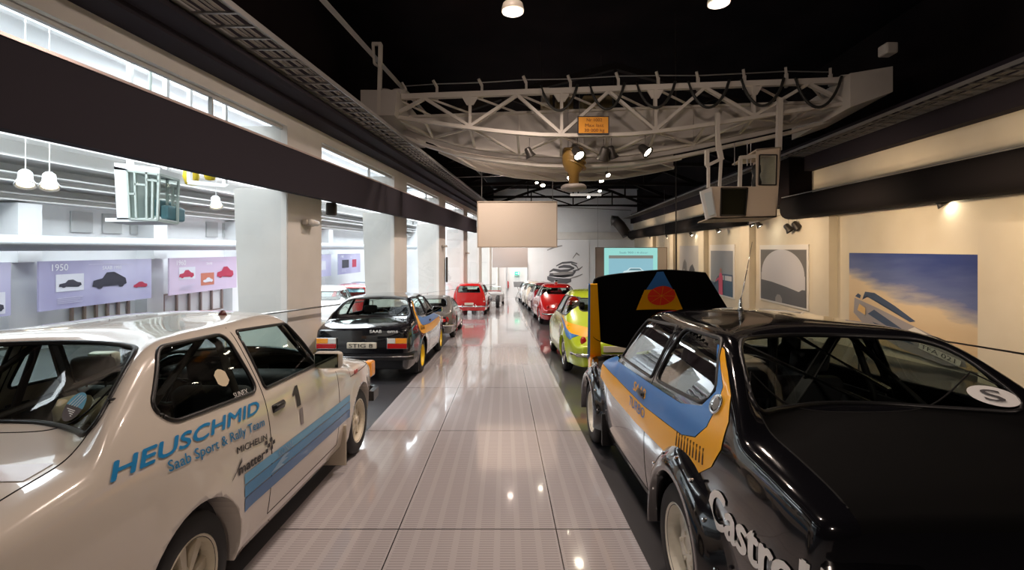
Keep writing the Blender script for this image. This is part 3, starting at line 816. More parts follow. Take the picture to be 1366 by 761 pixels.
for t in (7.1, 8.0, 8.9, 12.6, 13.5, 14.4, 17.6, 18.5, 19.4, 23.2, 24.2, 25.1):
    bm = bmesh.new(); hbox(bm, XO + .0, XO + .04, t, t + .6, .42, .95)
    o = obj('vent_panel', bm, mat('grey_panel', (.55, .56, .56), .6)); tag(o, 'grey louvre panel between the ribs of the far hall wall', 'panel', 'louvre panels in the neighbouring hall')
# banners
def banner(t0, t1, label, year, col, shapes):
    h0, h1 = -1.38, -.28
    b = thing('timeline_banner', label, 'banner', H(XO + .9, t0, h0), 0, 'history banners in the neighbouring hall')
    o = b.location.copy(); ux = (H(0, t1, 0) - H(0, t0, 0)); Wd = ux.length; uy = Vector((0, 0, 1)); uxn = ux.normalized()
    bm = bmesh.new(); hexa(bm, [Vector(q) - o for q in (H(XO + .86, t0, h0), H(XO + .9, t0, h0), H(XO + .9, t1, h0), H(XO + .86, t1, h0), H(XO + .86, t0, h1), H(XO + .9, t0, h1), H(XO + .9, t1, h1), H(XO + .86, t1, h1))])
    obj('cloth', bm, col, b)
    H_ = h1 - h0
    for nm, pts, c in shapes:
        bm = bmesh.new(); poly_slab(bm, (0, 0, 0), uxn, uy, [(x * Wd, y * H_) for x, y in pts], .006 if nm == 'picture' else .012)
        obj(nm, bm, c, b)
    flat_text('year', year, mat('banner_white', (.85, .85, .88), .6), uxn * Wd * .09 + uy * H_ * .80, uxn, uy, .15, None, .006, b, .012)
    flat_text('heading', 'SAAB 1950' if year == '1950' else 'SAAB', mat('banner_white'), uxn * Wd * .50 + uy * H_ * .78, uxn, uy, .085, None, .0, b, .012)
    bm = bmesh.new()
    for r_, (xx, yy, ww) in enumerate([(.13, .22 - .035 * q, .20 - .02 * (q % 3)) for q in range(4)] + [(.38, .9, .22), (.60, .88, .20)]):
        poly_slab(bm, (0, 0, 0), uxn, uy, [(xx * Wd, yy * H_), ((xx + ww) * Wd, yy * H_), ((xx + ww) * Wd, (yy + .012) * H_), (xx * Wd, (yy + .012) * H_)], .012)
    obj('small_print', bm, mat('print_grey', (.6, .58, .72), .6), b)
    return b
BAN = noisy(mat('banner_lilac', (.42, .40, .60), .7), (.25, .23, .42), (.60, .58, .78), .35)
def sill(x, y, w_, h_): return [(x, y), (x + w_, y), (x + w_, y + h_), (x, y + h_)]
def carsil(x, y, w_, h_):
    q = [(0, .15), (.03, .5), (.12, .55), (.28, .62), (.40, .98), (.62, 1.0), (.80, .66), (.97, .55), (1, .2), (.92, .12), (.88, 0), (.78, 0), (.74, .12), (.30, .12), (.26, 0), (.16, 0), (.12, .12)]
    return [(x + a * w_, y + b * h_) for a, b in q]
DK = mat('print_dark', (.03, .03, .05), .6); LT = mat('print_pale', (.7, .7, .78), .6); RDP = mat('print_red', (.45, .03, .08), .6)
banner(10.95, 14.06, 'lilac banner headed 1950 with a dark car picture, far side of bright hall', '1950', BAN,
       [('picture', sill(.12, .36, .22, .36), LT), ('picture_car', carsil(.14, .44, .18, .16), DK), ('picture_car', carsil(.41, .36, .32, .36), DK), ('picture_car', carsil(.80, .30, .15, .14), RDP)])
banner(14.72, 17.9, 'lilac banner with a red car picture, right of the 1950 banner', '1960', mat('banner_pink', (.62, .50, .66), .7),
       [('picture', sill(.12, .40, .22, .34), LT), ('picture', sill(.42, .18, .20, .36), mat('print_orange', (.55, .18, .12), .6)), ('picture_car', carsil(.12, .44, .20, .22), RDP), ('picture_car', carsil(.45, .26, .15, .14), LT), ('picture_car', carsil(.66, .36, .28, .34), RDP)])
banner(7.6, 10.38, 'lilac banner cut by the left edge of the picture', '1940', BAN, [('picture', sill(.80, .05, .16, .4), LT), ('picture_car', carsil(.81, .1, .14, .2), DK)])
banner(22.6, 25.7, 'lilac banner seen between the first and second pillars', '1970', BAN, [('picture', sill(.15, .1, .3, .5), mat('print_orange')), ('picture', sill(.6, .3, .2, .4), LT)])
banner(26.6, 29.7, 'lilac banner furthest away in the neighbouring hall', '1980', BAN, [('picture', sill(.15, .3, .3, .4), DK), ('picture', sill(.6, .3, .2, .4), RDP)])
# low window strips beneath the banners
for i, (a, b) in enumerate(((12.6, 14.3), (15.6, 18.4))):
    bm = bmesh.new()
    hbox(bm, XO + .02, XO + .08, a, b, -1.46, -1.42); hbox(bm, XO + .02, XO + .08, a, b, -2.2, -2.16)
    n_ = 5
    for q in range(n_ + 1): tt = a + (b - a) * q / n_; hbox(bm, XO + .02, XO + .08, tt - .03, tt + .03, -2.2, -1.42)
    struct('window_%d' % (20 + i), bm, mat('window_brown', (.30, .22, .20), .5))
# crane cab in the neighbouring hall
def cab_left():
    Yc = 8.6
    root = thing('crane_cab', 'white glazed crane cab hanging in the neighbouring hall above the 1950 banner', 'crane cab', P(195, 292, Yc))
    o = root.location.copy(); q = lambda px, py, d=0: P(px if px < 170 else 170 + (px - 170) * .62, py, Yc) + Vector((0, d * .45, 0)) - o
    bm = bmesh.new()
    hexa(bm, [q(156, 293), q(178, 293), q(178, 293, 1.2), q(156, 293, 1.2), q(152, 222), q(170, 226), q(170, 226, 1.2), q(152, 222, 1.2)])
    hexa(bm, [q(152, 226), q(238, 232), q(238, 232, 1.2), q(152, 226, 1.2), q(152, 217), q(240, 224), q(240, 224, 1.2), q(152, 217, 1.2)])
    hexa(bm, [q(140, 296), q(236, 296), q(236, 296, 1.2), q(140, 296, 1.2), q(140, 291), q(236, 291), q(236, 291, 1.2), q(140, 291, 1.2)])
    obj('shell', bm, BRIGHT, root)
    bm = bmesh.new(); fr = .035
    for a, b in (((170, 228), (176, 292)), ((186, 230), (190, 292)), ((212, 230), (212, 292)), ((238, 232), (235, 294)), ((170, 228), (238, 233)), ((176, 292), (235, 294)), ((174, 259), (188, 259)), ((186, 246), (212, 247)), ((212, 240), (238, 242)), ((225, 242), (224, 293))):
        for d in (0, 1.15): bar(bm, q(*a, d), q(*b, d), fr)
    tube(bm, [q(195, 215, .6), q(195, 60, .6)], .03)
    for a in ((170, 228), (238, 233), (235, 294)): bar(bm, q(*a, 0), q(*a, 1.15), fr)
    obj('window_frame', bm, mat('sage_frame', (.50, .56, .52), .5), root)
    bm = bmesh.new()
    for d in (.02, 1.13): quad(bm, q(172, 230, d), q(237, 233, d), q(234, 293, d), q(177, 291, d))
    obj('pane', bm, glass_mat('cab_glass', (.70, .78, .74), .15), root)
    bm = bmesh.new(); rbox(bm, q(195, 0).x, q(210, 0).x, .3, .8, q(0, 285).z, q(0, 262).z, .04); rbox(bm, q(214, 0).x, q(232, 0).x, .3, .8, q(0, 290).z, q(0, 270).z, .04); obj('control_desk', bm, mat('teal', (.10, .22, .26), .5), root)
    bm = bmesh.new()
    for px in (158, 230):
        bar(bm, q(px, 222, .6), q(px, -80, .6), .08)
    obj('hanger', bm, STEELP, root)
cab_left()
# jib arm to the right of the cab
bm = bmesh.new(); hexa(bm, [P(250, 246, 9.6), P(300, 250, 9.6), P(300, 250, 10), P(250, 246, 9.8), P(250, 240, 9.6), P(306, 246, 9.6), P(306, 246, 10), P(250, 240, 9.8)])
bar(bm, P(300, 248, 9.8), P(300, -30, 9.8), .07); bar(bm, P(253, 243, 9.7), P(253, -30, 9.7), .07)
o = obj('jib_arm', bm, STEELP); tag(o, 'pale flat jib arm right of the glazed crane cab in the bright hall', 'crane arm')
# lamps in the neighbouring hall
LAMPW = mat('lamp_glow', (1, .85, .6), .4, emit=(1.0, .82, .55), estr=9)
def flood(loc, label, s=.16, aim=(0.2, -.6, -1), group=None, glow=LAMPW, body=None, light=0, drop=0):
    root = thing('floodlight', label, 'lamp', loc, 0, group); d = Vector(aim).normalized()
    R = d.to_track_quat('Z', 'Y').to_matrix().to_4x4()
    bm = bmesh.new(); lathe(bm, [(s*.35, -s*.9), (s*.5, -s*.7), (s*.55, 0), (s*.8, s*.5), (s*.8, s*.6), (s*.72, s*.6), (s*.5, s*.1)], 16, R); obj('housing', bm, body or STEELP, root, smooth=True)
    bm = bmesh.new(); lathe(bm, [(s*.6, s*.42), (s*.4, s*.45), (0, s*.45)], 16, R); obj('lens', bm, glow, root)
    bm = bmesh.new(); tube(bm, [Vector((0, 0, 0)), Vector((0, 0, max(s * 1.4, drop)))], s * .05, 6); obj('yoke', bm, body or STEELP, root)
    return root
for i, (px, py, Y, n) in enumerate(((34, 240, 9.4, 'left one of the pair at the upper left'), (66, 243, 9.7, 'right one of the pair at the upper left'), (288, 271, 14, 'small one near the first pillar'))):
    flood(P(px, py, Y), 'lit floodlight in the bright hall, ' + n, .21 if i < 2 else .22, (.3, -.3, -1), 'floodlights in the neighbouring hall', drop=3.0 if i < 2 else 2.5)
for i, px in enumerate((255, 280)):
    bm = bmesh.new(); b2 = bmesh.new(); lathe(b2, [(.0, -.22), (.10, -.2), (.15, -.05), (.13, .12), (.06, .2), (.02, .3), (.015, 3.6), (0, 3.6)], 14, Matrix.Translation(P(px, 233 - i * 4, 10 + i * 2))); merge(bm, b2)
    o = obj('hoist_hook', bm, mat('yellow_paint', (.75, .55, .02), .5), smooth=True); tag(o, 'small yellow hoist block hanging right of the glazed cab, %s one' % ('near', 'far')[i], 'hoist')
# guard rail along the colonnade and at the right wall
def rail(name, x, t0, t1, h, label, posts):
    root = thing(name, label, 'railing', HZ(x, t0, 0)); o = root.location.copy()
    bm = bmesh.new(); tube(bm, [HZ(x, t0, h) - o, HZ(x, t1, h) - o], .022, 10); obj('handrail', bm, mat('brushed_steel', (.35, .33, .31), .3, .9), root, smooth=True)
    for t in posts:
        bm = bmesh.new(); tube(bm, [HZ(x, t, 0) - o, HZ(x, t, h) - o], .018, 8); obj('post', bm, mat('brushed_steel'), root, smooth=True)
    return root
rail('guard_rail', -3.98, -1, 38, 1.18, 'thin steel guard rail along the left colonnade', (3, 6.2, 11.4, 16.6, 21.8, 27, 32, 37))
rail('guard_rail', 4.95, 1.5, 11, .90, 'thin steel guard rail by the right wall, behind the black rally car', (2, 5.0, 8.0, 10.8))
# ------------------------------------------------------------------ the cars
CREAMW = mat('cream_white_paint', (.74, .68, .60), .22, coat=1.0)
BLUE_L = mat('light_blue_vinyl', (.09, .40, .68), .3, coat=.4); BLUE_M = mat('mid_blue_vinyl', (.02, .27, .58), .3, coat=.4); BLUE_D = mat('dark_blue_vinyl', (.01, .16, .43), .3, coat=.4)
BLUE_T = mat('blue_lettering', (.015, .27, .62), .35); INK = mat('black_lettering', (.03, .025, .03), .4)
ORANGE = mat('orange_stripe', (.95, .45, .0), .35, coat=.25); SBLUE = mat('blue_stripe', (.05, .22, .60), .35, coat=.25)
REDV = mat('red_vinyl', (.95, .045, .02), .35); WHT = mat('white_lettering', (.92, .91, .88), .4)
R = math.radians

# --- white rally saloon, left foreground
car = thing('rally_car', 'white two-door rally saloon with blue sponsor lettering and side stripes, left foreground', 'car', (-2.21, 2.33, 0))
saab99(car, CREAMW, mat('cream_rim', (.72, .66, .52), .35, coat=.3), 'spoked')
B = B99
for za, zb, m in ((.60, .655, BLUE_L), (.53, .594, BLUE_M), (.455, .524, BLUE_D)):
    for mode in 'RL': sticker(B, 'side_stripe', [(.325, za), (2.14, za), (2.14, zb), (.325, zb)], mode, m, car, .003, .06)
for mode, x0 in (('R', -.54), ('L', .60)):
    q_ = -1 if mode == 'R' else 1
    def put(nm, tx, m, yr, zr, ln, deg, hgt, bold, shear=0.0):      # the left side carries the same lettering, read the other way
        o_ = (yr, zr) if mode == 'R' else (yr + ln, zr - ln * math.sin(R(deg)))
        lettering(B, nm, tx, mode, m, car, o_, q_ * R(deg), hgt, ln, bold, shear)
    put('sponsor_lettering', 'HEUSCHMID', BLUE_T, -.50, .952, 1.06, 1.3, .061, .045, .30)
    put('team_lettering', 'Saab Sport & Rally Team', BLUE_M, -.22, .880, .80, 2.8, .046, .014)
    put('tyre_lettering', 'MICHELIN', INK, .27, .783, .32, 5, .034, .03)
    put('oil_lettering', 'matter', INK, .27, .672, .28, 1.5, .050, .045)
    s_ = 1 if mode == 'R' else -1
    sticker(B, 'race_number', [(1.03, .83), (1.09, .83), (1.09, .965), (1.05, .965), (.99, .925), (.99, .905), (1.03, .92)], mode, INK, car, .004)
    sticker(B, 'grey_number', [(1.06, .70), (1.11, .70), (1.11, .81), (1.06, .81)], mode, mat('grey_vinyl', (.28, .25, .25), .4), car, .004)
bm = None
for i in range(4):
    for j in range(3):
        if (i + j) % 2 == 0: 
            y = .56 + i * .030; z = .682 + j * .024
            sticker(B, 'checker_square', [(y, z), (y + .03, z), (y + .03, z + .022), (y, z + .022)], 'R', INK, car, .004)
for k in range(4): sticker(B, 'wing_sketch', [(.20 + .012 * k, .67 + .005 * k), (.31, .73 + .006 * k), (.31, .734 + .006 * k), (.20 + .012 * k, .675 + .005 * k)], 'R', INK, car, .004)
sticker(B, 'pale_wing_mark', [(.62, .545), (.80, .60), (.88, .585), (.80, .575), (.86, .56), (.76, .555), (.80, .535)], 'R', mat('pale_blue_vinyl', (.3, .5, .7), .4), car, .005)
lettering(B, 'stripe_lettering', 'RONAL', 'R', mat('pale_blue_vinyl'), car, (.72, .605), 0, .04, .22, .01, off=.005)
lettering(B, 'window_lettering', 'SUNEX', 'R', WHT, car, (.36, 1.05), R(-2), .026, .14, .01)
sticker(B, 'window_sticker', [(.33 + .055 * math.cos(t) * (1.1 if k % 2 else .95), 1.165 + .045 * math.sin(t)) for k, t in enumerate([2 * PI * k / 12 for k in range(12)])], 'R', mat('cream_sticker', (.7, .6, .42), .5), car, .004)
# round sticker on the rear window
cx, cz = .315, 1.125
def disc(cx, cz, r, a0=0, a1=2 * PI, n=28, ry=None): return [(cx + r * math.cos(a0 + (a1 - a0) * k / n), cz + (ry or r) * math.sin(a0 + (a1 - a0) * k / n)) for k in range(n + (0 if a1 - a0 > 6.2 else 1))]
sticker(B, 'round_sticker', disc(cx, cz, .074, 0, PI, ry=.05), 'B', mat('sky_sticker', (.12, .48, .72), .4), car, .006)
sticker(B, 'round_sticker', disc(cx, cz, .074, PI, 2 * PI, ry=.05), 'B', mat('brown_sticker', (.06, .03, .03), .4), car, .006)
for k in range(4):
    sticker(B, 'sticker_line', [(cx - .05 + .022 * k, cz - .002), (cx - .02 + .022 * k, cz + .04), (cx - .014 + .022 * k, cz + .04), (cx - .044 + .022 * k, cz - .002)], 'B', WHT, car, .009)
    sticker(B, 'sticker_line', [(cx - .045 + .02 * k, cz - .012 - .006 * k), (cx + .03, cz - .012 - .006 * k), (cx + .03, cz - .015 - .006 * k), (cx - .045 + .02 * k, cz - .015 - .006 * k)], 'B', WHT, car, .009)
# boot lid panel decals
sticker(B, 'boot_decal', [(-.57, -.62), (.57, -.62), (.57, -.50), (-.57, -.50)], 'T', mat('white_vinyl', (.82, .82, .88), .25, coat=.6), car, .003)
lettering(B, 'boot_lettering', 'SAAB', 'T', BLUE_L, car, (-.5, -.86), 0, .20, 1.0, .03)
# boot lid edge, lamp pips, aerial stub
bm = bmesh.new(); h = hit(B, 'B', .60, 1.20)[0]; tube(bm, [h, h + Vector((.03, -.02, 0))], .012, 8); obj('window_latch', bm, CHROME, car, smooth=True)
bm = bmesh.new(); h = hit(B, 'T', .33, 1.02)[0]; lathe(bm, [(.028, -.01), (.024, .01), (.01, .03), (0, .032)], 14, Matrix.Translation(h)); obj('aerial_base', bm, mat('dark_red', (.10, .02, .02), .4), car, smooth=True)
mirror99(car, 1, mat('cream_plastic', (.60, .56, .48), .4), 1.50); mirror99(car, -1, mat('cream_plastic'), 1.50)
FLAP = mat('pale_flap', (.50, .44, .34), .6)
mudflap(car, .52, .84, 2.02, FLAP); mudflap(car, -.84, -.52, 2.02, FLAP); mudflap(car, .50, .78, -.45, FLAP, .1); mudflap(car, -.78, -.50, -.45, FLAP, .1)
bm = bmesh.new(); h = hit(B, 'R', 2.35, .78)[0]; rbox(bm, h.x - .004, h.x + .006, 2.33, 2.37, .80, .835, .002, 1); rbox(bm, h.x - .004, h.x + .006, 2.39, 2.42, .80, .835, .002, 1); obj('fender_badge', bm, mat('badge_red', (.5, .1, .1), .4), car)
cage(car, mat('padded_cage', (.10, .075, .065), .7))
# helmets and gear on the shelf
for i, (x, y) in enumerate(((.20, .02), (.37, .02))):
    bm = bmesh.new(); b2 = bmesh.new(); lathe(b2, [(0, -.09), (.05, -.085), (.075, -.03), (.08, .03), (.06, .075), (0, .09)], 18, Matrix.Translation((-2.21 + x, 2.33 + y, 1.06))); merge(bm, b2)
    o = obj('helmet', bm, mat('cream_helmet', (.62, .55, .35), .3), smooth=True); tag(o, 'cream round helmet inside the white rally car, %s one' % ('left', 'right')[i], 'helmet')
bm = bmesh.new(); rbox(bm, -2.21 - .56, -2.21 + .56, 2.33 - .16, 2.33 + .14, .93, .965, .01, 1)
obj('parcel_shelf', bm, SEAT, None); bpy.data.objects['parcel_shelf'].parent = car; bpy.data.objects['parcel_shelf'].location = -Vector(car.location)

# --- stripes shared by both black turbo saloons
OR_P = [(2.16, .815), (2.16, .745), (1.60, .70), (.86, .685), (.22, .70), (-.10, .725), (-.25, .76), (-.36, .83), (-.42, .93), (-.41, 1.05), (-.33, 1.15), (-.20, 1.24), (-.06, 1.325), (.0, 1.335), (-.13, 1.245), (-.24, 1.17), (-.275, 1.08), (-.25, .98), (-.16, .90), (0, .862), (.7, .838), (1.6, .86), (2.16, .87)]
OR_P = OR_P[:1] + OR_P[1:]
BL_P = [(2.16, .874), (1.6, .864), (.7, .842), (0, .866), (-.155, .904), (-.245, .98), (-.27, 1.08), (-.236, 1.17), (-.126, 1.245), (.004, 1.335), (.03, 1.34), (-.08, 1.255), (-.20, 1.14), (-.13, 1.05), (.1, 1.005), (.7, .995), (1.6, .985), (2.16, .94)]
def turbo_stripes(root, bold_letters=True):
    for mode in 'LR':
        sticker(B99, 'orange_stripe', OR_P, mode, ORANGE, root, .0035, .02)
        sticker(B99, 'blue_stripe', BL_P, mode, SBLUE, root, .0045, .02)
        if bold_letters:
            y1 = .98 if mode == 'L' else .52
            lettering(B99, 'make_lettering', 'SAAB', mode, ORANGE, root, (y1, .885), 0, .060, .30, .035, off=.007)
            lettering(B99, 'turbo_lettering', 'TURBO', mode, SBLUE, root, (y1 + (.06 if mode == 'L' else -.06), .765), 0, .065, .40, .015, off=.007)
        sx = -1 if mode == 'L' else 1
        # round vent on the quarter pillar, louvres on the wing
        h = hit(B99, mode, -.26, 1.09); n = h[1]; Rm = n.to_track_quat('Z', 'Y').to_matrix().to_4x4()
        bm = bmesh.new(); lathe(bm, [(.048, 0), (.052, .008), (.046, .016), (.036, .008), (0, .006)], 24, Matrix.Translation(h[0]) @ Rm); o = obj('round_vent', bm, CHROME, root, smooth=True)
        bm = bmesh.new(); lathe(bm, [(.030, .010), (0, .012)], 16, Matrix.Translation(h[0]) @ Rm); obj('vent_core', bm, mat('grey_core', (.2, .2, .2), .5), o)
        bm = bmesh.new()
        for k in range(10):
            y = .06 - k * .036
            seam(B99, bm, [(y, .865 + k * .002), (y - .012, .79 + k * .002)], mode, .0055, off=.003)
        obj('louvres', bm, mat('louvre_brown', (.10, .04, .01), .5), root)
def fender_flare(root, paint, xw=.86):
    for wy in S99['axles']:
        for sx, mode in ((1, 'R'), (-1, 'L')):
            bm = bmesh.new(); rows = []
            for k in range(25):
                t = R(-8) + (PI + R(16)) * k / 24; row = []
                for rr, xo in ((.505, -.01), (.48, .012), (.445, .045), (.40, .062), (.372, .066), (.362, .055), (.362, -.02)):
                    y, z = wy - rr * math.cos(t), .31 + rr * math.sin(t); W0 = B99.W(min(3.27, max(-.99, y)), max(.24, z)) - (.0)
                    hh = hit(B99, mode, min(3.2, max(-.98, y)), max(.25, min(.85, z)))
                    x = (.835 if rr < .42 else abs(hh[0].x) if hh else W0)
                    row.append(bm.verts.new((sx * (x + xo), y, z)))
                rows.append(row)
            for A, Bq in zip(rows, rows[1:]):
                for j in range(len(A) - 1): bm.faces.new((A[j], A[j + 1], Bq[j + 1], Bq[j]))
            f = obj('fender_flare', bm, paint, root, smooth=True)
            for k in range(3, 23, 3):
                bm = bmesh.new()
                t = R(-8) + (PI + R(16)) * k / 24; y, z = wy - .455 * math.cos(t), .31 + .455 * math.sin(t)
                hh = hit(B99, mode, min(3.2, max(-.98, y)), max(.25, min(.85, z)))
                if hh: lathe(bm, [(.010, -.02), (.010, .008), (.004, .012), (0, .012)], 8, Matrix.Translation(hh[0] + Vector((sx * .036, 0, 0))) @ Matrix.Rotation(sx * PI / 2, 4, 'Y'))
                obj('rivet', bm, CHROME, f)

# --- black turbo rally saloon, right foreground, bonnet raised
car = thing('rally_car', 'black two-door rally saloon with raised bonnet and white wing lettering, right foreground', 'car', (1.75, 2.66, 0))
parts = saab99(car, BLACKP, mat('white_rim', (.80, .78, .68), .3, coat=.4), 'slotted', open_bonnet=True, xw=.855, w=.20)
turbo_stripes(car); fender_flare(car, BLACKP)
MATTE = mat('matt_black_paint', (.002, .002, .0022), .7, spec=.10)
for k_ in ('boot_lid', 'bonnet'):
    for o_ in parts[k_]: o_.data.materials[0] = MATTE; o_.data.materials[1] = MATTE
lettering(B99, 'sponsor_lettering', 'Castrol', 'L', WHT, car, (-.38, .60), R(0), .158, .62, .036, off=.006)
lettering(B99, 'sponsor_lettering', 'Castrol', 'R', WHT, car, (-.98, .60), R(0), .158, .60, .036, off=.006)
# S sticker on the rear window's edge
sticker(B99, 'country_sticker', disc(.55, 1.135, .062, ry=.040), 'B', WHT, car, .012)
lettering(B99, 'country_letter', 'S', 'B', INK, car, (.525, 1.113), 0, .045, .05, .015, off=.018)
# raised bonnet
bonnet = parts['bonnet'][0]
piv = Vector((0, 3.26, .80)); TH = R(-52.5)
Mb = Matrix.Translation(piv) @ Matrix.Rotation(TH, 4, 'X') @ Matrix.Translation(-piv)
b2 = bmesh.new(); b2.from_mesh(bonnet.data)
for co, no in (((.42, 2.20, 0), (1.0, -.75, 0)), ((-.80, 2.20, 0), (-1, -1, 0))):
    bmesh.ops.bisect_plane(b2, geom=list(b2.verts) + list(b2.edges) + list(b2.faces), plane_co=co, plane_no=no, clear_outer=True)
ed = [e for e in b2.edges if e.is_boundary]
if ed: bmesh.ops.holes_fill(b2, edges=ed)
b2.to_mesh(bonnet.data); b2.free(); bonnet.data.transform(Mb)
def under(name, poly, m, off):
    o = sticker(B99, name, poly, 'T', m, bonnet, -off, .05); o.data.transform(Mb); return o
under('sticker_blue', [(-.10, 2.215), (-.03, 2.215), (.16, 2.50), (-.23, 2.50)], SBLUE, .024)
under('sticker_orange', [(-.21, 2.42), (.12, 2.42), (.26, 2.68), (-.27, 2.68)], ORANGE, .027)
under('sticker_red_disc', [(-.01 + .155 * math.cos(t), 2.50 + .125 * math.sin(t)) for t in [2 * PI * k / 32 for k in range(32)]], REDV, .030)
for k in range(4):
    a = PI * k / 4; c_, s_ = math.cos(a), math.sin(a)
    under('disc_line', [(-.01 + .15 * c_ + .002 * s_, 2.50 + .12 * s_ - .002 * c_), (-.01 + .15 * c_ - .002 * s_, 2.50 + .12 * s_ + .002 * c_), (-.01 - .15 * c_ - .002 * s_, 2.50 - .12 * s_ + .002 * c_), (-.01 - .15 * c_ + .002 * s_, 2.50 - .12 * s_ - .002 * c_)], ORANGE, .033)
for mode in 'L':
    for nm, pl, m in (('bonnet_stripe_orange', [(2.22, .81), (3.16, .81), (3.10, .868), (2.22, .868)], ORANGE), ('bonnet_stripe_blue', [(2.22, .872), (3.02, .872), (2.8, .90), (2.22, .925)], SBLUE)):
        o = sticker(B99, nm, pl, mode, m, bonnet, .004); o.data.transform(Mb)
for nm, e0, e1, f0, f1, m in (('bonnet_edge_orange', -.85, -.775, -.735, -.60, ORANGE), ('bonnet_edge_blue', -.868, -.85, -.765, -.735, SBLUE)):
    bm = bmesh.new(); hexa(bm, [(e0, 2.21, .785), (e1, 2.21, .785), (f1, 3.34, .785), (f0, 3.34, .785), (e0, 2.21, .80), (e1, 2.21, .80), (f1, 3.34, .80), (f0, 3.34, .80)])
    bmesh.ops.transform(bm, matrix=Mb, verts=bm.verts); obj(nm, bm, m, bonnet)
bm = bmesh.new(); box(bm, -.66, .66, 2.18, 3.15, .30, .34); rbox(bm, -.25, .28, 2.35, 2.95, .34, .74, .05); rbox(bm, -.6, -.35, 2.3, 2.6, .34, .70, .03); rbox(bm, .36, .6, 2.4, 2.9, .34, .72, .04)
tube(bm, [(-.3, 2.4, .72), (-.1, 2.3, .78), (.3, 2.35, .76), (.45, 2.6, .70)], .035); obj('engine', bm, mat('engine_dark', (.05, .05, .05), .5), car)
bm = bmesh.new(); h = hit(B99, 'T', -.02, 1.02)[0]; lathe(bm, [(.022, 0), (.018, .012), (.012, .02), (.016, .03), (.012, .04), (.016, .05), (.008, .06), (.012, .07), (.004, .085), (0, .085)], 12, Matrix.Translation(h)); tube(bm, [h + Vector((0, 0, .08)), h + Vector((.02, 0, .15)), h + Vector((.085, 0, .50))], [.006, .005, .0015], 6); obj('whip_aerial', bm, CHROME, car, smooth=True)
cage(car, mat('black_cage', (.02, .02, .02), .5))
bm = bmesh.new(); tube(bm, [(.12, .62, 1.34), (.30, .02, 1.10)], .016, 8); obj('cage_strut', bm, CHROME, car, smooth=True)
mudflap(car, -.84, -.55, 2.05, TRIM, .12)

# --- black saloon with yellow wheels
car = thing('rally_car', 'black two-door saloon with yellow wheels and blue and orange stripe, left row', 'car', (-2.28, 9.10, 0))
car.scale = (1, 1, .955)
saab99(car, BLACKP, mat('yellow_rim', (.85, .60, .01), .35, coat=.3), 'slotted', xw=.81)
turbo_stripes(car, False)
bm = bmesh.new(); rbox(bm, -.235, .235, -1.10, -1.06, .585, .685, .008, 1); p_ = obj('number_plate', bm, mat('plate_cream', (.68, .62, .50), .5), car)
flat_text('plate_characters', 'STIG 8', INK, (-.20, -1.101, .605), (1, 0, 0), (0, 0, 1), .062, .38, .01, p_)
lettering(B99, 'boot_lettering', 'SAAB', 'B', WHT, car, (.12, .845), 0, .042, .19, .03, off=.006)
lettering(B99, 'boot_lettering', 'ems', 'B', WHT, car, (.40, .845), 0, .048, .17, .035, off=.006)
bm = bmesh.new(); rbox(bm, -.53, -.36, -1.04, -.98, .80, .835, .006); obj('boot_badge', bm, CHROME, car)
mirror99(car, 1, CHROME, 1.56)
mudflap(car, .45, .80, -.42, TRIM, .05, .36); mudflap(car, -.80, -.45, -.42, TRIM, .05, .36)

# --- older and smaller cars: one maker, several body shapes
S96 = dict(y0=-.85, y1=3.10, zs=.20, wb=2.5, wz=.31, wr=.335, flare=.02, flw=.10, tum=.40, tum2=.15, ny=90, n1=26, n2=18,
    top=[(-.87, .62), (-.75, .76), (-.5, .93), (-.2, 1.09), (.1, 1.23), (.4, 1.345), (.8, 1.44), (1.2, 1.47), (1.55, 1.42), (1.75, 1.32), (2.1, 1.05), (2.2, 1.0), (2.6, .96), (2.9, .86), (3.05, .74), (3.12, .62)],
    shift=[(-.85, -.35), (.2, -.35), (1, 0), (1.6, .8), (2.2, .8), (2.7, .4), (3.15, .3)], crown=[(-.85, .25), (.5, .16), (1, .12), (2.2, .12), (3.1, .25)],
    plan=[(-.85, .56), (-.6, .69), (-.2, .76), (.5, .785), (1.5, .785), (2.3, .78), (2.75, .74), (3.0, .64), (3.1, .55)],
    vert=[(.2, .94), (.35, .99), (.5, 1.0), (.7, .985), (.9, .95), (1.0, .92)], belt=[(-1, .95), (3.2, .95)],
    cab=(-.1, 1.95), cabw=.66, cabz=.90, seaty=.95, bench=.15, rz=.48, fz=.48,
    side_windows=[roundpoly([(.02, 1.0), (.12, 1.17), (.42, 1.32), (.70, 1.34), (.72, .99)], .06), roundpoly([(.79, 1.345), (1.32, 1.33), (1.62, 1.0), (.78, .99)], .04)],
    rear_window=roundpoly([(-.47, 1.08), (.47, 1.08), (.42, 1.30), (-.42, 1.30)], .09), rw_y=(-1.2, .62),
    windscreen=roundpoly([(-.55, 1.08), (.55, 1.08), (.46, 1.34), (-.46, 1.34)], .06), ws_y=(1.4, 3.0))
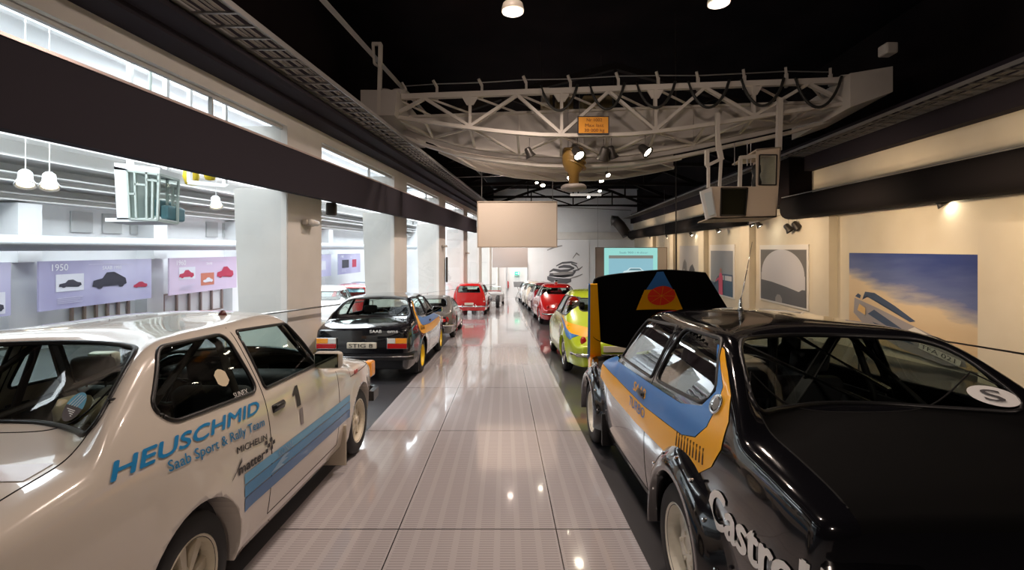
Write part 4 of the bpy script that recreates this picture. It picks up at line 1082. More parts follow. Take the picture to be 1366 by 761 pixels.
S95 = dict(S96, top=[(-.92, 1.36), (-.8, 1.41), (-.4, 1.45), (.4, 1.475), (1.0, 1.475), (1.35, 1.45), (1.55, 1.42), (1.75, 1.32), (2.1, 1.05), (2.2, 1.0), (2.6, .96), (2.9, .86), (3.05, .74), (3.12, .62)],
    y0=-.9, plan=[(-.9, .73), (-.6, .76), (-.2, .775), (.5, .785), (1.5, .785), (2.3, .78), (2.75, .74), (3.0, .64), (3.1, .55)], crown=[(-.9, .10), (1, .12), (2.2, .12), (3.1, .25)], shift=[(-.9, -.05), (.2, -.02), (1, 0), (1.6, .8), (2.2, .8), (2.7, .4), (3.15, .3)],
    rz=.80, side_windows=[roundpoly([(-.75, 1.0), (-.68, 1.33), (.05, 1.34), (.05, 1.0)], .05), roundpoly([(.12, 1.0), (.12, 1.34), (.68, 1.34), (.70, .99)], .04), roundpoly([(.79, 1.345), (1.32, 1.33), (1.62, 1.0), (.78, .99)], .04)],
    rear_window=roundpoly([(-.50, 1.02), (.50, 1.02), (.44, 1.30), (-.44, 1.30)], .05), rw_y=(-1.6, -.45))
SCP = dict(S96, top=[(-.8, .74), (-.6, .80), (.0, .97), (.5, 1.10), (.9, 1.16), (1.15, 1.15), (1.4, 1.06), (1.8, .82), (2.0, .77), (2.5, .70), (2.8, .60), (2.95, .48)], y0=-.78, y1=2.9, wb=2.15, zs=.17, wr=.325,
    plan=[(-.78, .62), (-.6, .70), (0, .74), (1, .74), (2, .73), (2.6, .66), (2.9, .52)], belt=[(-1, .78), (3, .76)], vert=[(.15, .92), (.3, .98), (.5, 1.0), (.7, .96), (.8, .93)], tum=.55,
    cab=(-.2, 1.6), cabw=.6, cabz=.70, seaty=.7, bench=.1, seatz=.2, rz=.5, fz=.4, crown=[(-.8, .06), (1, .10), (2.9, .15)], shift=[(-.8, -.15), (0, -.3), (.8, 0), (1.2, .6), (1.8, .7), (2.4, .3), (2.9, .2)],
    side_windows=[roundpoly([(.1, .84), (.35, .97), (.55, 1.06), (1.12, 1.07), (1.42, .83)], .04)],
    rear_window=roundpoly([(-.50, .86), (.50, .86), (.40, 1.06), (-.40, 1.06)], .08), rw_y=(-1.0, .72),
    windscreen=roundpoly([(-.52, .86), (.52, .86), (.44, 1.07), (-.44, 1.07)], .05), ws_y=(1.1, 2.4))
BB = {}
for k, s in (('96', S96), ('95', S95), ('cp', SCP)): BB[k] = cut_body(s)
REDL = mat('red_lens'); CLL = mat('clear_lens')
SHELLS = {}
def small_car(kind, name, label, loc, paint, rz=0.0, rim=CHROME, plate=None, group=None, sc=(1, 1, 1), inside=True, lamp_z=.62, roof=None):
    Bk = BB[kind]; s = Bk.s
    root = thing(name, label, 'car', loc, rz, group); root.scale = sc
    if kind not in SHELLS:
        me = bpy.data.meshes.new('body_shell'); Bk.bm.to_mesh(me); SHELLS[kind] = me
    me = SHELLS[kind].copy(); me.materials.clear()
    for m in (paint, WELL, WELL): me.materials.append(m)
    o = bpy.data.objects.new('body_shell', me); COL.objects.link(o); o.parent = root
    for mode in 'RL':
        for p in s['side_windows']:
            g = pane(Bk, 'side_window', p, mode, root); gasket(Bk, 'window_gasket', p, mode, g, r=.009)
    g = pane(Bk, 'rear_window', s['rear_window'], 'B', root); gasket(Bk, 'window_gasket', s['rear_window'], 'B', g, r=.011)
    g = pane(Bk, 'windscreen', s['windscreen'], 'F', root); gasket(Bk, 'window_gasket', s['windscreen'], 'F', g, r=.011)
    wheels(root, s, 'disc', rim, lerpc(s['plan'], .5) - .03, .15, .31)
    if inside: interior(root, s, bench=kind != 'cp')
    yb = s['y0']; wv = lerpc(s['plan'], yb)
    for nm, yy, sg in (('rear_bumper', yb - .10, -1), ('front_bumper', s['y1'] + .10, 1)):
        wv = lerpc(s['plan'], yb if sg < 0 else s['y1'])
        bm = bmesh.new(); pts = [(-wv - .12, yy - sg * .35, .40), (-wv - .06, yy - sg * .10, .40), (-wv * .7, yy - sg * .01, .40), (0, yy + sg * .05, .40), (wv * .7, yy - sg * .01, .40), (wv + .06, yy - sg * .10, .40), (wv + .12, yy - sg * .35, .40)]
        tube(bm, pts, .035, 8)
        for sx in (-.3, .3): rbox(bm, sx - .02, sx + .02, yy - .05 + sg * .03, yy + .05 + sg * .03, .34, .50, .012)
        obj(nm, bm, CHROME, root, smooth=True)
    for sx in (-1, 1):
        h = hit(Bk, 'B', sx * (lerpc(s['plan'], yb) - .06), lamp_z)
        if h:
            bm = bmesh.new(); lathe(bm, [(.058, -.05), (.058, .012), (.045, .03), (0, .034)], 16, Matrix.Translation(h[0]) @ Matrix.Rotation(PI / 2, 4, 'X') @ Matrix.Diagonal((.9, 1.25, 1, 1))); t = obj('tail_lamp', bm, REDL, root, smooth=True)
            bm = bmesh.new(); lathe(bm, [(.03, 0), (.03, .036), (0, .04)], 12, Matrix.Translation(h[0] + Vector((0, 0, -.10))) @ Matrix.Rotation(PI / 2, 4, 'X')); obj('reflector', bm, CLL, t, smooth=True)
        h = hit(Bk, 'F', sx * .42, .60)
        if h: bm = bmesh.new(); lathe(bm, [(.085, -.1), (.085, .01), (.06, .03), (0, .04)], 20, Matrix.Translation(h[0]) @ Matrix.Rotation(-PI / 2, 4, 'X')); obj('headlamp', bm, CLL, root, smooth=True)
    bm = bmesh.new(); y_ = yb - .075; rbox(bm, -.20, .20, y_ - .015, y_ + .01, .46, .56, .006, 1); obj('number_plate', bm, mat('plate_cream'), root)
    return root
GREEN = mat('lime_green_paint', (.50, .66, .04), .2, coat=1.0); REDP = mat('red_paint', (.55, .012, .012), .2, coat=1.0); DRED = mat('dark_red_paint', (.22, .012, .02), .2, coat=1.0)
GREYP = mat('grey_brown_paint', (.13, .12, .11), .25, coat=.8); CREAM = mat('cream_paint', (.70, .64, .52), .25, coat=.8); WHITEP = mat('white_paint', (.75, .74, .72), .25, coat=.8)
g = small_car('96', 'small_car', 'lime green rounded two-door car with orange and blue stripes, behind the raised bonnet', (1.83, 9.2, 0), GREEN, R(0))
for mode in 'LR':
    sticker(BB['96'], 'orange_stripe', [(-.72, .78), (-.5, .84), (.0, .93), (.35, .97), (.35, .95), (.0, .89), (-.5, .72), (-.70, .68)], mode, ORANGE, g, .004)
    sticker(BB['96'], 'blue_stripe', [(-.62, .70), (-.5, .72), (.0, .89), (.4, .94), (.4, .91), (.0, .82), (-.35, .66), (-.55, .62)], mode, SBLUE, g, .006)
    sticker(BB['96'], 'number_disc', disc(.35, .70, .14), mode, WHT, g, .008)
    lettering(BB['96'], 'race_number', '24', mode, INK, g, (.25 if mode == 'R' else .45, .65), 0, .12, .18, .02, off=.012)
small_car('96', 'small_car', 'bright red rounded two-door car with a roof lamp, behind the green car', (2.02, 18.5, 0), REDP, R(1.5))
small_car('96', 'small_car', 'dark red rounded two-door car, behind the bright red one in the right row', (2.03, 23.2, 0), DRED, R(2))
small_car('96', 'small_car', 'cream rounded two-door car, behind the dark red one in the right row', (1.92, 28.3, 0), CREAM, R(2))
small_car('96', 'small_car', 'white rounded two-door car, furthest of the right row', (1.85, 33.6, 0), WHITEP, R(2))
bm = bmesh.new(); lathe(bm, [(.06, -.04), (.08, 0), (.07, .06), (0, .07)], 14, Matrix.Rotation(PI / 2, 4, 'X')); o = obj('roof_lamp', bm, CHROME, [x for x in COL.objects if x.name.startswith('small_car') and x.get('label', '').startswith('bright red')][0], (0, .95, 1.52), smooth=True)
bm = bmesh.new(); tube(bm, [(0, .95, 1.44), (0, .95, 1.5)], .02); obj('lamp_stalk', bm, CHROME, o.parent)
cp = small_car('cp', 'coupe', 'low grey-brown fastback coupe with twin round tail lamps, ahead of the yellow-wheeled saloon', (-2.12, 14.4, 0), GREYP, 0, lamp_z=.55)
bm = bmesh.new()
for sx in (-1, 1): rbox(bm, sx * .42 - .16, sx * .42 + .16, -.865, -.83, .44, .62, .06, 3)
obj('lamp_panel', bm, TRIM, cp)
bm = bmesh.new()
for sx in (-1, 1):
    for d in (-.07, .07): lathe(bm, [(.05, -.01), (.05, .02), (0, .03)], 16, Matrix.Translation((sx * .42 + d, -.87, .53)) @ Matrix.Rotation(PI / 2, 4, 'X'))
obj('round_lamps', bm, mat('red_lens'), cp, smooth=True)
small_car('95', 'estate_car', 'bright red small estate car with chrome rear bumper, left row', (-1.56, 23.3, 0), REDP, R(-1), lamp_z=.72)
# open white roadster and blue formula racer at the far end
def roadster(name, label, loc, paint, rz=0):
    root = thing(name, label, 'car', loc, rz)
    s = dict(SCP, top=[(-.8, .66), (-.4, .76), (.3, .80), (1.0, .80), (1.8, .80), (2.4, .72), (2.8, .60), (2.95, .48)], belt=[(-1, .76), (3, .76)], side_windows=[], rear_window=None, windscreen=None)
    bm, _, _ = make_surface(dict(s, ny=50)); obj('body_shell', bm, paint, root, smooth=True)
    bm = bmesh.new(); rbox(bm, -.52, .52, .1, 1.45, .60, .825, .06, 3); obj('cockpit', bm, mat('red_leather', (.25, .02, .02), .5), root, smooth=True)
    bm = bmesh.new(); pts = [(-.55, 1.4, .80), (-.50, 1.35, 1.05), (0, 1.5, 1.07), (.50, 1.35, 1.05), (.55, 1.4, .80)]; tube(bm, pts, .014, 6); obj('windscreen_frame', bm, CHROME, root)
    bm = bmesh.new(); quad(bm, pts[0], pts[4], pts[3], pts[1]); obj('windscreen', bm, GLASS, root)
    wheels(root, s, 'disc', CHROME, .72, .15)
    bm = bmesh.new()
    for sx in (-1, 1): lathe(bm, [(.05, -.05), (.05, .02), (0, .03)], 12, Matrix.Translation((sx * .5, -.80, .56)) @ Matrix.Rotation(PI / 2, 4, 'X'))
    obj('tail_lamps', bm, REDL, root)
    return root
roadster('roadster', 'small open white roadster with red cockpit at the far end of the aisle', (-.75, 32.2, 0), WHITEP)
def formula():
    root = thing('racing_car', 'narrow dark blue open-wheel racing car past the red estate car', 'racing car', (-1.05, 28.0, 0))
    bm = bmesh.new(); P_ = [(-.75, .16, .45), (-.3, .26, .48), (.4, .30, .48), (1.2, .28, .46), (2.0, .22, .42), (2.7, .10, .36)]
    prev = None
    for y, r_, z in P_:
        ring = [bm.verts.new((r_ * 1.15 * math.cos(2 * PI * k / 20), y, z + r_ * math.sin(2 * PI * k / 20))) for k in range(20)]
        if prev:
            for k in range(20): bm.faces.new((prev[k], prev[(k + 1) % 20], ring[(k + 1) % 20], ring[k]))
        else: bm.faces.new(ring)
        prev = ring
    bm.faces.new(prev); obj('body_shell', bm, mat('slate_blue_paint', (.08, .14, .22), .25, coat=.8), root, smooth=True)
    bm = bmesh.new(); rbox(bm, -.2, .2, .5, 1.1, .68, .80, .03); obj('cockpit', bm, TRIM, root)
    bm = bmesh.new()
    for y in (0, 2.1):
        for dz in (-.06, .08): tube(bm, [(-.65, y, .31), (-.15, y + .1, .45 + dz)], .014, 6); tube(bm, [(.65, y, .31), (.15, y + .1, .45 + dz)], .014, 6)
    obj('suspension', bm, CHROME, root)
    for y in (0, 2.1):
        for sx in (-1, 1): wheel(root, sx * .66, y, .31, 'disc', TRIM, sx, .31, .2)
formula()
# cars glimpsed through the colonnade in the neighbouring hall
hall = [('95', 'estate_car', 'red estate car in the neighbouring hall, seen over the black saloon', (-5.6, 18.6, 0), REDP, R(12)),
        ('96', 'small_car', 'white rounded car in the neighbouring hall, nearest behind the first pillar gap', (-4.95, 13.7, 0), WHITEP, R(14)),
        ('96', 'small_car', 'dark blue rounded car in the neighbouring hall beyond the red estate', (-7.4, 25.5, 0), mat('teal_paint', (.04, .14, .2), .25, coat=.8), R(10))]
for k, nm, lb, loc, p_, rz in hall: small_car(k, nm, lb, loc, p_, rz, inside=False)
# ------------------------------------------------------------------ travelling crane
CR = mat('crane_cream', (.58, .54, .48), .5); noisy(CR, (.52, .48, .43), (.62, .58, .52), 1.3)
CRP = noisy(mat('crane_plate', (.50, .46, .42), .6), (.49, .455, .42), (.52, .485, .45), .4)
def C(px, py, d=0.0):        # a point on the crane's front plane under a photo pixel, d metres behind it
    k = (px - VX) / FPX; Y = 10.45 / (1 + .0866 * k); p = P(px, py, Y); return Vector((p.x + .0866 * d, p.y + d, p.z))
crane = thing('overhead_crane', 'cream steel travelling crane bridge spanning the gallery under the black roof', 'crane')
def part(nm, bm, m, par=crane, smooth=False): return obj(nm, bm, m, par, smooth=smooth)
def topy(px): return 127.5 - (px - 540) * .0375
def boty(px):       # bottom chord of the front truss, photo rows
    return lerpc([(525, 156), (600, 167), (680, 177), (745, 181), (830, 180), (900, 173), (1000, 158), (1080, 145), (1135, 138)], px)
D1 = .75            # main girder stands this far behind the light front truss
TOP = [(p, topy(p)) for p in (535, 1130)]
bm = bmesh.new(); bar(bm, C(536, topy(536) + 2), C(1128, topy(1128) + 2), .10, .11); part('top_chord', bm, CR)
bm = bmesh.new(); xs = [525, 560, 600, 640, 680, 720, 760, 800, 840, 880, 920, 960, 1000, 1040, 1080, 1135]
for a, b in zip(xs, xs[1:]): bar(bm, C(a, boty(a)), C(b, boty(b)), .09, .07)
part('bottom_chord', bm, CR)
bots = [627, 749, 874, 1005]; tops = [567, 690, 812, 940, 1078]
for i, b in enumerate(bots):
    for t in (tops[i], tops[i + 1]):
        bm = bmesh.new(); bar(bm, C(t, topy(t) + 5), C(b, boty(b) - 2), .085, .06); part('diagonal', bm, CR)
    bm = bmesh.new(); bar(bm, C(b, topy(b) + 2), C(b, boty(b)), .085, .06)
    q = C(b, topy(b) + 2); hexa(bm, [q + Vector(v) for v in ((-.07, -.02, -.22), (.07, -.02, -.22), (.07, .02, -.22), (-.07, .02, -.22), (-.2, -.02, 0), (.2, -.02, 0), (.2, .02, 0), (-.2, .02, 0))]); part('upright', bm, CR)
for a, b in (((567, topy(567) + 5), (528, 152)), ((1078, topy(1078) + 5), (1135, 140))):
    bm = bmesh.new(); bar(bm, C(*a), C(*b), .085, .06); part('diagonal', bm, CR)
# main plate girder behind, fish-bellied
def gb(px): return lerpc([(520, 168), (600, 195), (680, 207), (745, 212), (830, 210), (900, 201), (1000, 180), (1080, 162), (1150, 142)], px)
bm = bmesh.new(); rows = []
for px in xs: rows.append((C(px, topy(px) + 14, D1), C(px, gb(px) - 6, D1), C(px, topy(px) + 14, D1 + .06), C(px, gb(px) - 6, D1 + .06)))
for (a, b, c, d), (e, f, g_, h_) in zip(rows, rows[1:]): hexa(bm, [b, f, h_, d, a, e, g_, c])
part('plate_girder', bm, CRP)
bm = bmesh.new()
for a, b in zip(xs, xs[1:]):
    bar(bm, C(a, gb(a), D1), C(b, gb(b), D1), .16, .06); bar(bm, C(a, gb(a) - 14, D1 - .02), C(b, gb(b) - 14, D1 - .02), .07, .05)
    bar(bm, C(a, topy(a) + 14, D1), C(b, topy(b) + 14, D1), .16, .05)
part('girder_flange', bm, CR)
bm = bmesh.new()
allp = [527, 567, 627, 690, 749, 812, 874, 940, 1005, 1078, 1130]
for i, px in enumerate(allp):
    bar(bm, C(px, boty(px)), C(px, gb(px) - 14, D1), .05)
    if i: q = allp[i - 1]; bar(bm, C(q, boty(q)), C(px, gb(px) - 14, D1), .05) if i % 2 else bar(bm, C(q, gb(q) - 14, D1), C(px, boty(px)), .05)
part('wind_bracing', bm, CR)
bm = bmesh.new()
for px in (690, 812, 940): bar(bm, C(px, topy(px) + 16, D1 - .03), C(px, gb(px) - 8, D1 - .03), .03)
for i in range(len(allp) - 1):
    bar(bm, C(allp[i], topy(allp[i]) + 3), C(allp[i + 1], topy(allp[i + 1]) + 14, D1), .035)
part('stiffeners', bm, CR)
# second lower girder further back
bm = bmesh.new(); xs2 = [560, 620, 680, 745, 800, 850, 900, 930]
def g2(px): return lerpc([(560, 172), (620, 200), (680, 211), (745, 216), (800, 215), (850, 211), (930, 196)], px)
for a, b in zip(xs2, xs2[1:]): bar(bm, C(a, g2(a), 1.9), C(b, g2(b), 1.9), .08); bar(bm, C(a, g2(a) - 3, 1.2), C(b, g2(b) - 3, 1.2), .05); bar(bm, C(a, g2(a) - 2, 1.2), C(b, g2(b), 1.9), .04)
part('rear_chord', bm, CR)
bm = bmesh.new()
for a, b in zip(xs2, xs2[1:]):
    p0, p1 = C(a, topy(a) + 16, 1.93), C(b, topy(b) + 16, 1.93); q0, q1 = C(a, g2(a), 1.93), C(b, g2(b), 1.93); off = Vector((0, .05, 0))
    hexa(bm, [q0, q1, q1 + off, q0 + off, p0, p1, p1 + off, p0 + off])
part('rear_plate_girder', bm, CRP)
# end carriages
bm = bmesh.new()
hexa(bm, [C(488, 160, -.3), C(532, 160, -.3), C(532, 160, 2.3), C(488, 160, 2.3), C(488, 127, -.3), C(535, 127, -.3), C(535, 127, 2.3), C(488, 127, 2.3)])
for a in (500, 518): lathe(bm, [(.16, 0), (.16, .13), (.12, .16), (0, .16)], 16, Matrix.Translation(C(a + 10, 126, .2)))
part('end_carriage', bm, CRP)
bm = bmesh.new()
hexa(bm, [C(1122, 150, -.3), C(1177, 130, -.3), C(1177, 130, 2.0), C(1122, 150, 2.0), C(1122, 106, -.3), C(1177, 97, -.3), C(1177, 97, 2.0), C(1122, 106, 2.0)])
bar(bm, C(1120, 106), C(1176, 99), .12); rbox(bm, C(1160, 0).x, C(1176, 0).x, C(1160, 0).y - .45, C(1160, 0).y - .2, C(0, 124).z, C(0, 112).z, .03)
part('end_carriage', bm, CR)
# rail posts and hand wire
posts = [(535, 105), (578, 102), (640, 100), (701, 96), (762, 95), (828, 91), (883, 90), (938, 90), (1002, 87), (1060, 84), (1121, 85)]
bm = bmesh.new()
for px, py in posts:
    b2 = bmesh.new(); bar(b2, C(px, topy(px), .35), C(px, py + 5, .35), .07, .05); bar(b2, C(px, py + 6, .35), C(px - 4, py - 1, .25), .05, .04); part('guard_post', b2, CR)
tube(bm, [C(px, py + 2, .33) for px, py in posts], .012, 6); part('guard_wire', bm, STEELG)
bm = bmesh.new(); bar(bm, C(511, 160, -.25), C(513, 66, -.25), .11, .07); bar(bm, C(502, 66, -.25), C(514, 66, -.25), .06); bar(bm, C(503, 66, -.25), C(505, 92, -.25), .05); bar(bm, C(505, 92, -.25), C(513, 97, -.25), .05); part('ladder_hoop', bm, CR)
# festoon cable loops
for i, (a, b, s_) in enumerate(((722, 770, 34), (786, 832, 34), (848, 899, 34), (916, 970, 36), (986, 1042, 36), (1057, 1118, 40))):
    bm = bmesh.new(); pts = []
    for k in range(17):
        t = k / 16; px = a + (b - a) * t; pts.append(C(px, 116 - .03 * (px - 750) + s_ * (1 - (2 * t - 1) ** 2) ** .8, -.12))
    tube(bm, pts, .028, 8); part('festoon_cable', bm, mat('cable_black', (.02, .02, .018), .5), smooth=True)
# yellow capacity sign
bm = bmesh.new(); hexa(bm, [C(770, 181, -.10), C(812, 181, -.10), C(812, 181, -.07), C(770, 181, -.07), C(770, 157, -.10), C(812, 157, -.10), C(812, 157, -.07), C(770, 157, -.07)]); sg = part('load_sign', bm, INK)
bm = bmesh.new(); a, b, c, d = C(771.5, 179.6, -.105), C(810.5, 179.6, -.105), C(810.5, 158.4, -.105), C(771.5, 158.4, -.105); quad(bm, a, b, c, d); obj('sign_face', bm, mat('sign_orange', (.80, .33, .02), .5), sg)
ux = C(812, 170) - C(770, 170)
for tx, px, py, w_ in (('Nr 1002', 782, 164.5, 20), ('Max last', 780, 171.5, 24), ('30 000 kg', 779, 178, 26)):
    flat_text('sign_text', tx, mat('sign_brown', (.25, .08, .01), .6), C(px, py, -.112), ux, (0, 0, 1), .065, w_ * 10.4 / FPX, .0, sg, .002)
# trolley on top and dark machinery
bm = bmesh.new()
for a, b, py, q, d in ((722, 738, 118, 97, 1.2), (745, 770, 115, 90, 1.4), (784, 830, 114, 92, 1.4)): 
    p0, p1 = C(a, py, d), C(b, q, d); rbox(bm, p0.x, p1.x, p0.y, p0.y + .6, p0.z, p1.z, .04)
part('crane_trolley', bm, mat('trolley_olive', (.20, .15, .07), .6))
bm = bmesh.new(); p0, p1 = C(722, 117, .9), C(734, 94, .9); rbox(bm, p0.x, p1.x, p0.y, p0.y + .25, p0.z, p1.z, .02); part('control_box', bm, CR)
# hook block
hk = thing('hook_block', 'ochre and dark crane hook block hanging at the middle of the crane bridge', 'hook'); a = C(767, 218, .5)
bm = bmesh.new(); lathe(bm, [(0, -.38), (.10, -.38), (.12, -.1), (.20, -.02), (.24, .1), (.25, .3), (.2, .42), (0, .44)], 16, Matrix.Translation(a)); b0 = obj('block', bm, mat('ochre', (.26, .15, .03), .5), hk, smooth=True)
bm = bmesh.new()
for k in (-1, 0, 1): lathe(bm, [(.20, -.02), (.265, -.015), (.265, .015), (.20, .02)], 18, Matrix.Translation(a + Vector((.02, 0, .2 + k * .12))) @ Matrix.Rotation(.4, 4, 'Y'))
obj('sheaves', bm, mat('ochre_light', (.32, .2, .05), .45), hk)
bm = bmesh.new(); lathe(bm, [(.27, -.46), (.28, -.40), (.24, -.36), (0, -.36)], 20, Matrix.Translation(a)); obj('base_plate', bm, mat('grey_plate', (.25, .22, .2), .5), hk, smooth=True)
bm = bmesh.new()
for dx in (-.12, .12): tube(bm, [a + Vector((dx, 0, .4)), a + Vector((dx, 0, 1.6))], .012, 6)
obj('wire_ropes', bm, STEELG, hk)
# stage spots under the bridge
GLOW = mat('spot_glow', (1, .9, .75), .4, emit=(1, .88, .68), estr=30); DKM = mat('dark_lamp_metal', (.05, .045, .04), .4, .5)
def stage(px, py, d, s, aim, label, lit=True, grp='spotlights on and under the crane', Y=None, drop=0):
    loc = C(px, py, d) if Y is None else P(px, py, Y)
    return flood(loc, label, s, aim, grp, GLOW if lit else DKM, DKM, drop=drop or .32)
stage(771, 203, .1, .17, (.35, -.5, -.75), 'lit stage spotlight just right of the hook block')
stage(806, 205, .1, .18, (-.2, .5, -1), 'dark stage spotlight right of the hook, largest of the cluster', False)
stage(818, 200, .3, .17, (.35, .4, -1), 'dark stage spotlight tucked behind the largest one', False)
stage(862, 199, .1, .16, (.5, -.4, -.6), 'lit stage spotlight near the middle right of the bridge')
stage(706, 203, .1, .14, (.5, .2, -1), 'dark stage spotlight left of the hook block', False)
stage(762, 228, .6, .10, (.0, -.6, -.8), 'small lit lamp low beside the hook block')
stage(816, 223, .73, .08, (.3, -.6, -.8), 'small lit lamp right and below the spotlight cluster', drop=.47)
for i, (px, py, Y, s_) in enumerate(((721, 229, 16, .12), (724, 246, 18, .13), (802, 240, 17, .12), (800, 254, 22, .12), (716, 243, 19, .09), (785, 262, 26, .12))):
    stage(px, py, 0, s_, (0, -.6, -.9), 'small ceiling spotlight hanging in the dark beyond the crane, %s' % ('upper of the left string', 'lower of the left string', 'by the short white strip lamp', 'under the strip lamp', 'left of the left string', 'farthest')[i], True, 'ceiling spotlights beyond the crane', Y, 9.21 - P(px, py, Y).z)
bm = bmesh.new(); a, b = P(761, 260, 17), P(802, 260, 17); bar(bm, a, b, .08, .07); o = obj('strip_lamp', bm, mat('strip_white', (.8, .78, .72), .4, emit=(1, .93, .85), estr=.35)); tag(o, 'short white strip lamp hanging below the crane', 'lamp')
bm = bmesh.new(); tube(bm, [P(560, 238, 17), P(800, 232, 17)], .012, 6); tube(bm, [P(742, 276, 20), P(842, 281, 20)], .02, 6); o = obj('ceiling_wires', bm, STEELG); tag(o, 'thin horizontal wires strung across the dark roof', 'wire')
# high-bay lamps in the roof
for i, (px, py, Y) in enumerate(((684, 16, 6.0), (959, 5, 6.2))):
    root = thing('high_bay_lamp', 'round white high-bay lamp under the black roof, %s one' % ('left', 'right')[i], 'lamp', P(px, py, Y), 0, 'high-bay lamps')
    bm = bmesh.new(); lathe(bm, [(.13, 0), (.135, .03), (.12, .09), (.07, .14), (0, .15)], 24); obj('housing', bm, mat('lamp_beige', (.42, .38, .32), .4), root, smooth=True)
    bm = bmesh.new(); lathe(bm, [(.115, -.004), (0, -.004)], 24); obj('diffuser', bm, mat('diffuser', (.8, .8, .8), .4, emit=(1, .95, .9), estr=1.0), root)
    bm = bmesh.new(); tube(bm, [(0, 0, .14), (0, 0, 3)], .012, 6); obj('cord', bm, DKM, root)
# ------------------------------------------------------------------ driver's cab of the crane
YC = 9.85
cab = thing('crane_cab', 'cream driver cab hanging from the right end of the crane bridge', 'crane cab', P(990, 293, YC)); o0 = Vector(cab.location)
def q(px, py, d=0): return P(px, py, YC) - o0 + Vector((d * .0866, d, 0))
bm = bmesh.new()
def wallp(bm, pts, d0, d1):
    n = len(pts); A = [bm.verts.new(q(*p, d0)) for p in pts]; Bv = [bm.verts.new(q(*p, d1)) for p in pts]
    bm.faces.new(A); bm.faces.new(Bv[::-1])
    for i in range(n): bm.faces.new((A[i], Bv[i], Bv[(i + 1) % n], A[(i + 1) % n]))
# front wall pieces round the two openings
def front(bm, d0, d1):
    for pts in ([(948, 249), (963, 249), (962, 287), (944, 293)], [(963, 249), (997, 249), (997, 252), (963, 252)], [(962, 287), (994, 287), (994, 291), (944, 293)], [(997, 249), (1037, 249), (1036, 290), (994, 291)],
                [(1009, 200), (1042, 196), (1041, 208), (1009, 208)], [(1009, 208), (1013, 208), (1013, 249), (1009, 249)], [(1035, 208), (1041, 208), (1037, 249), (1035, 249)], [(1013, 246), (1035, 246), (1035, 249), (1013, 249)]): wallp(bm, pts, d0, d1)
front(bm, 0, .03)
wallp(bm, [(944, 293), (1036, 290), (1036, 288), (946, 291)], 0, .7); wallp(bm, [(1009, 201), (1042, 197), (1042, 196), (1009, 199)], 0, 1.3)
wallp(bm, [(1036, 290), (1042, 196), (1040.5, 196), (1034.5, 290)], 0, 1.3)
obj('shell', bm, mat('cab_beige', (.60, .50, .39), .5), cab)
bm = bmesh.new(); quad(bm, q(962, 252, .02), q(997, 252, .02), q(994, 288, .02), q(962, 288, .02)); obj('dark_window', bm, mat('smoked_glass', (.012, .012, .006), .25, spec=.2), cab)
bm = bmesh.new(); quad(bm, q(1013, 208, .02), q(1035, 208, .02), q(1035, 247, .02), q(1013, 247, .02)); obj('door_window', bm, glass_mat('cab_glass'), cab)
bm = bmesh.new()
for a, b in (((962, 251), (997, 251)), ((997, 251), (994, 288)), ((994, 288), (961, 288)), ((961, 288), (962, 251)), ((1013, 207), (1036, 207)), ((1036, 207), (1035, 247)), ((1035, 247), (1012, 247)), ((1012, 247), (1013, 207))): bar(bm, q(*a, -.01), q(*b, -.01), .02)
obj('window_rubber', bm, TRIM, cab)
bm = bmesh.new()
for x0, x1, yt, yb_ in ((936, 945, 258, 289),):
    hexa(bm, [q(942, 293, -.02), q(955, 289, -.05), q(955, 289, .02), q(942, 293, .05), q(934, 256, -.02), q(948, 250, -.05), q(948, 250, .02), q(934, 256, .05)])
fl = obj('side_window_frame', bm, mat('pale_frame', (.62, .62, .60), .4), cab)
bm = bmesh.new(); quad(bm, q(944, 289, -.06), q(952, 286, -.075), q(947, 256, -.075), q(938, 259, -.06)); obj('side_pane', bm, mat('pale_pane', (.55, .62, .64), .08, coat=.5), fl)
bm = bmesh.new()
for a, b, wd in (((946, 250), (946, 222), .05), ((961, 249), (963, 212), .05), ((943, 221), (966, 210), .06), ((963, 211), (959, 190), .08), ((944, 220), (944, 200), .07), ((988, 249), (989, 210), .06), ((988, 210), (1009, 208), .07)):
    bar(bm, q(*a, .05), q(*b, .05), wd)
bar(bm, q(959, 200, .05), q(958, 150, .05), .07)
b2 = bmesh.new(); bar(b2, q(1040, 200, .05), q(1042, 130, .05), .09); obj('hanger_post', b2, CR, cab)
obj('hanger_frame', bm, CR, cab)
bm = bmesh.new()
for px in (995, 1013, 1018): tube(bm, [q(px, 212, .6), q(px, 180, .6)], .012, 6)
obj('conduits', bm, STEELG, cab)
bm = bmesh.new(); b2 = bmesh.new(); lathe(b2, [(0, 0), (.08, .02), (.1, .15), (.06, .3), (.09, .36), (.08, .5), (0, .55)], 12, Matrix.Translation(q(1026, 246, .6))); merge(bm, b2); obj('control_lever', bm, TRIM, cab, smooth=True)
# ------------------------------------------------------------------ large duct along the right wall
bm = bmesh.new(); r = []
def rduct(t0, t1, nm, label, x=6.77, closed_round=True):
    bm = bmesh.new(); prev = None
    ts = [t0 + (t1 - t0) * k / 16 for k in range(17)]
    for t in ts:
        ring = []
        for k in range(24):
            a = 2 * PI * k / 24; ca, sa = math.cos(a), math.sin(a)
            f = lambda v: (abs(v) ** .7) * (1 if v > 0 else -1)
            ring.append(bm.verts.new(H(x + .36 * f(ca), t, 1.115 + .31 * f(sa))))
        if prev:
            for k in range(24): bm.faces.new((prev[k], prev[(k + 1) % 24], ring[(k + 1) % 24], ring[k]))
        else: bm.faces.new(ring)
        prev = ring
    bm.faces.new(prev); o = obj(nm, bm, BLACKDUCT, smooth=True); tag(o, label, 'duct')
    b2 = bmesh.new(); tube(b2, [H(x - .30, t0, 1.41), H(x - .30, t1, 1.41)], .014, 6); obj('steel_edge', b2, STEELG, o)
    return o
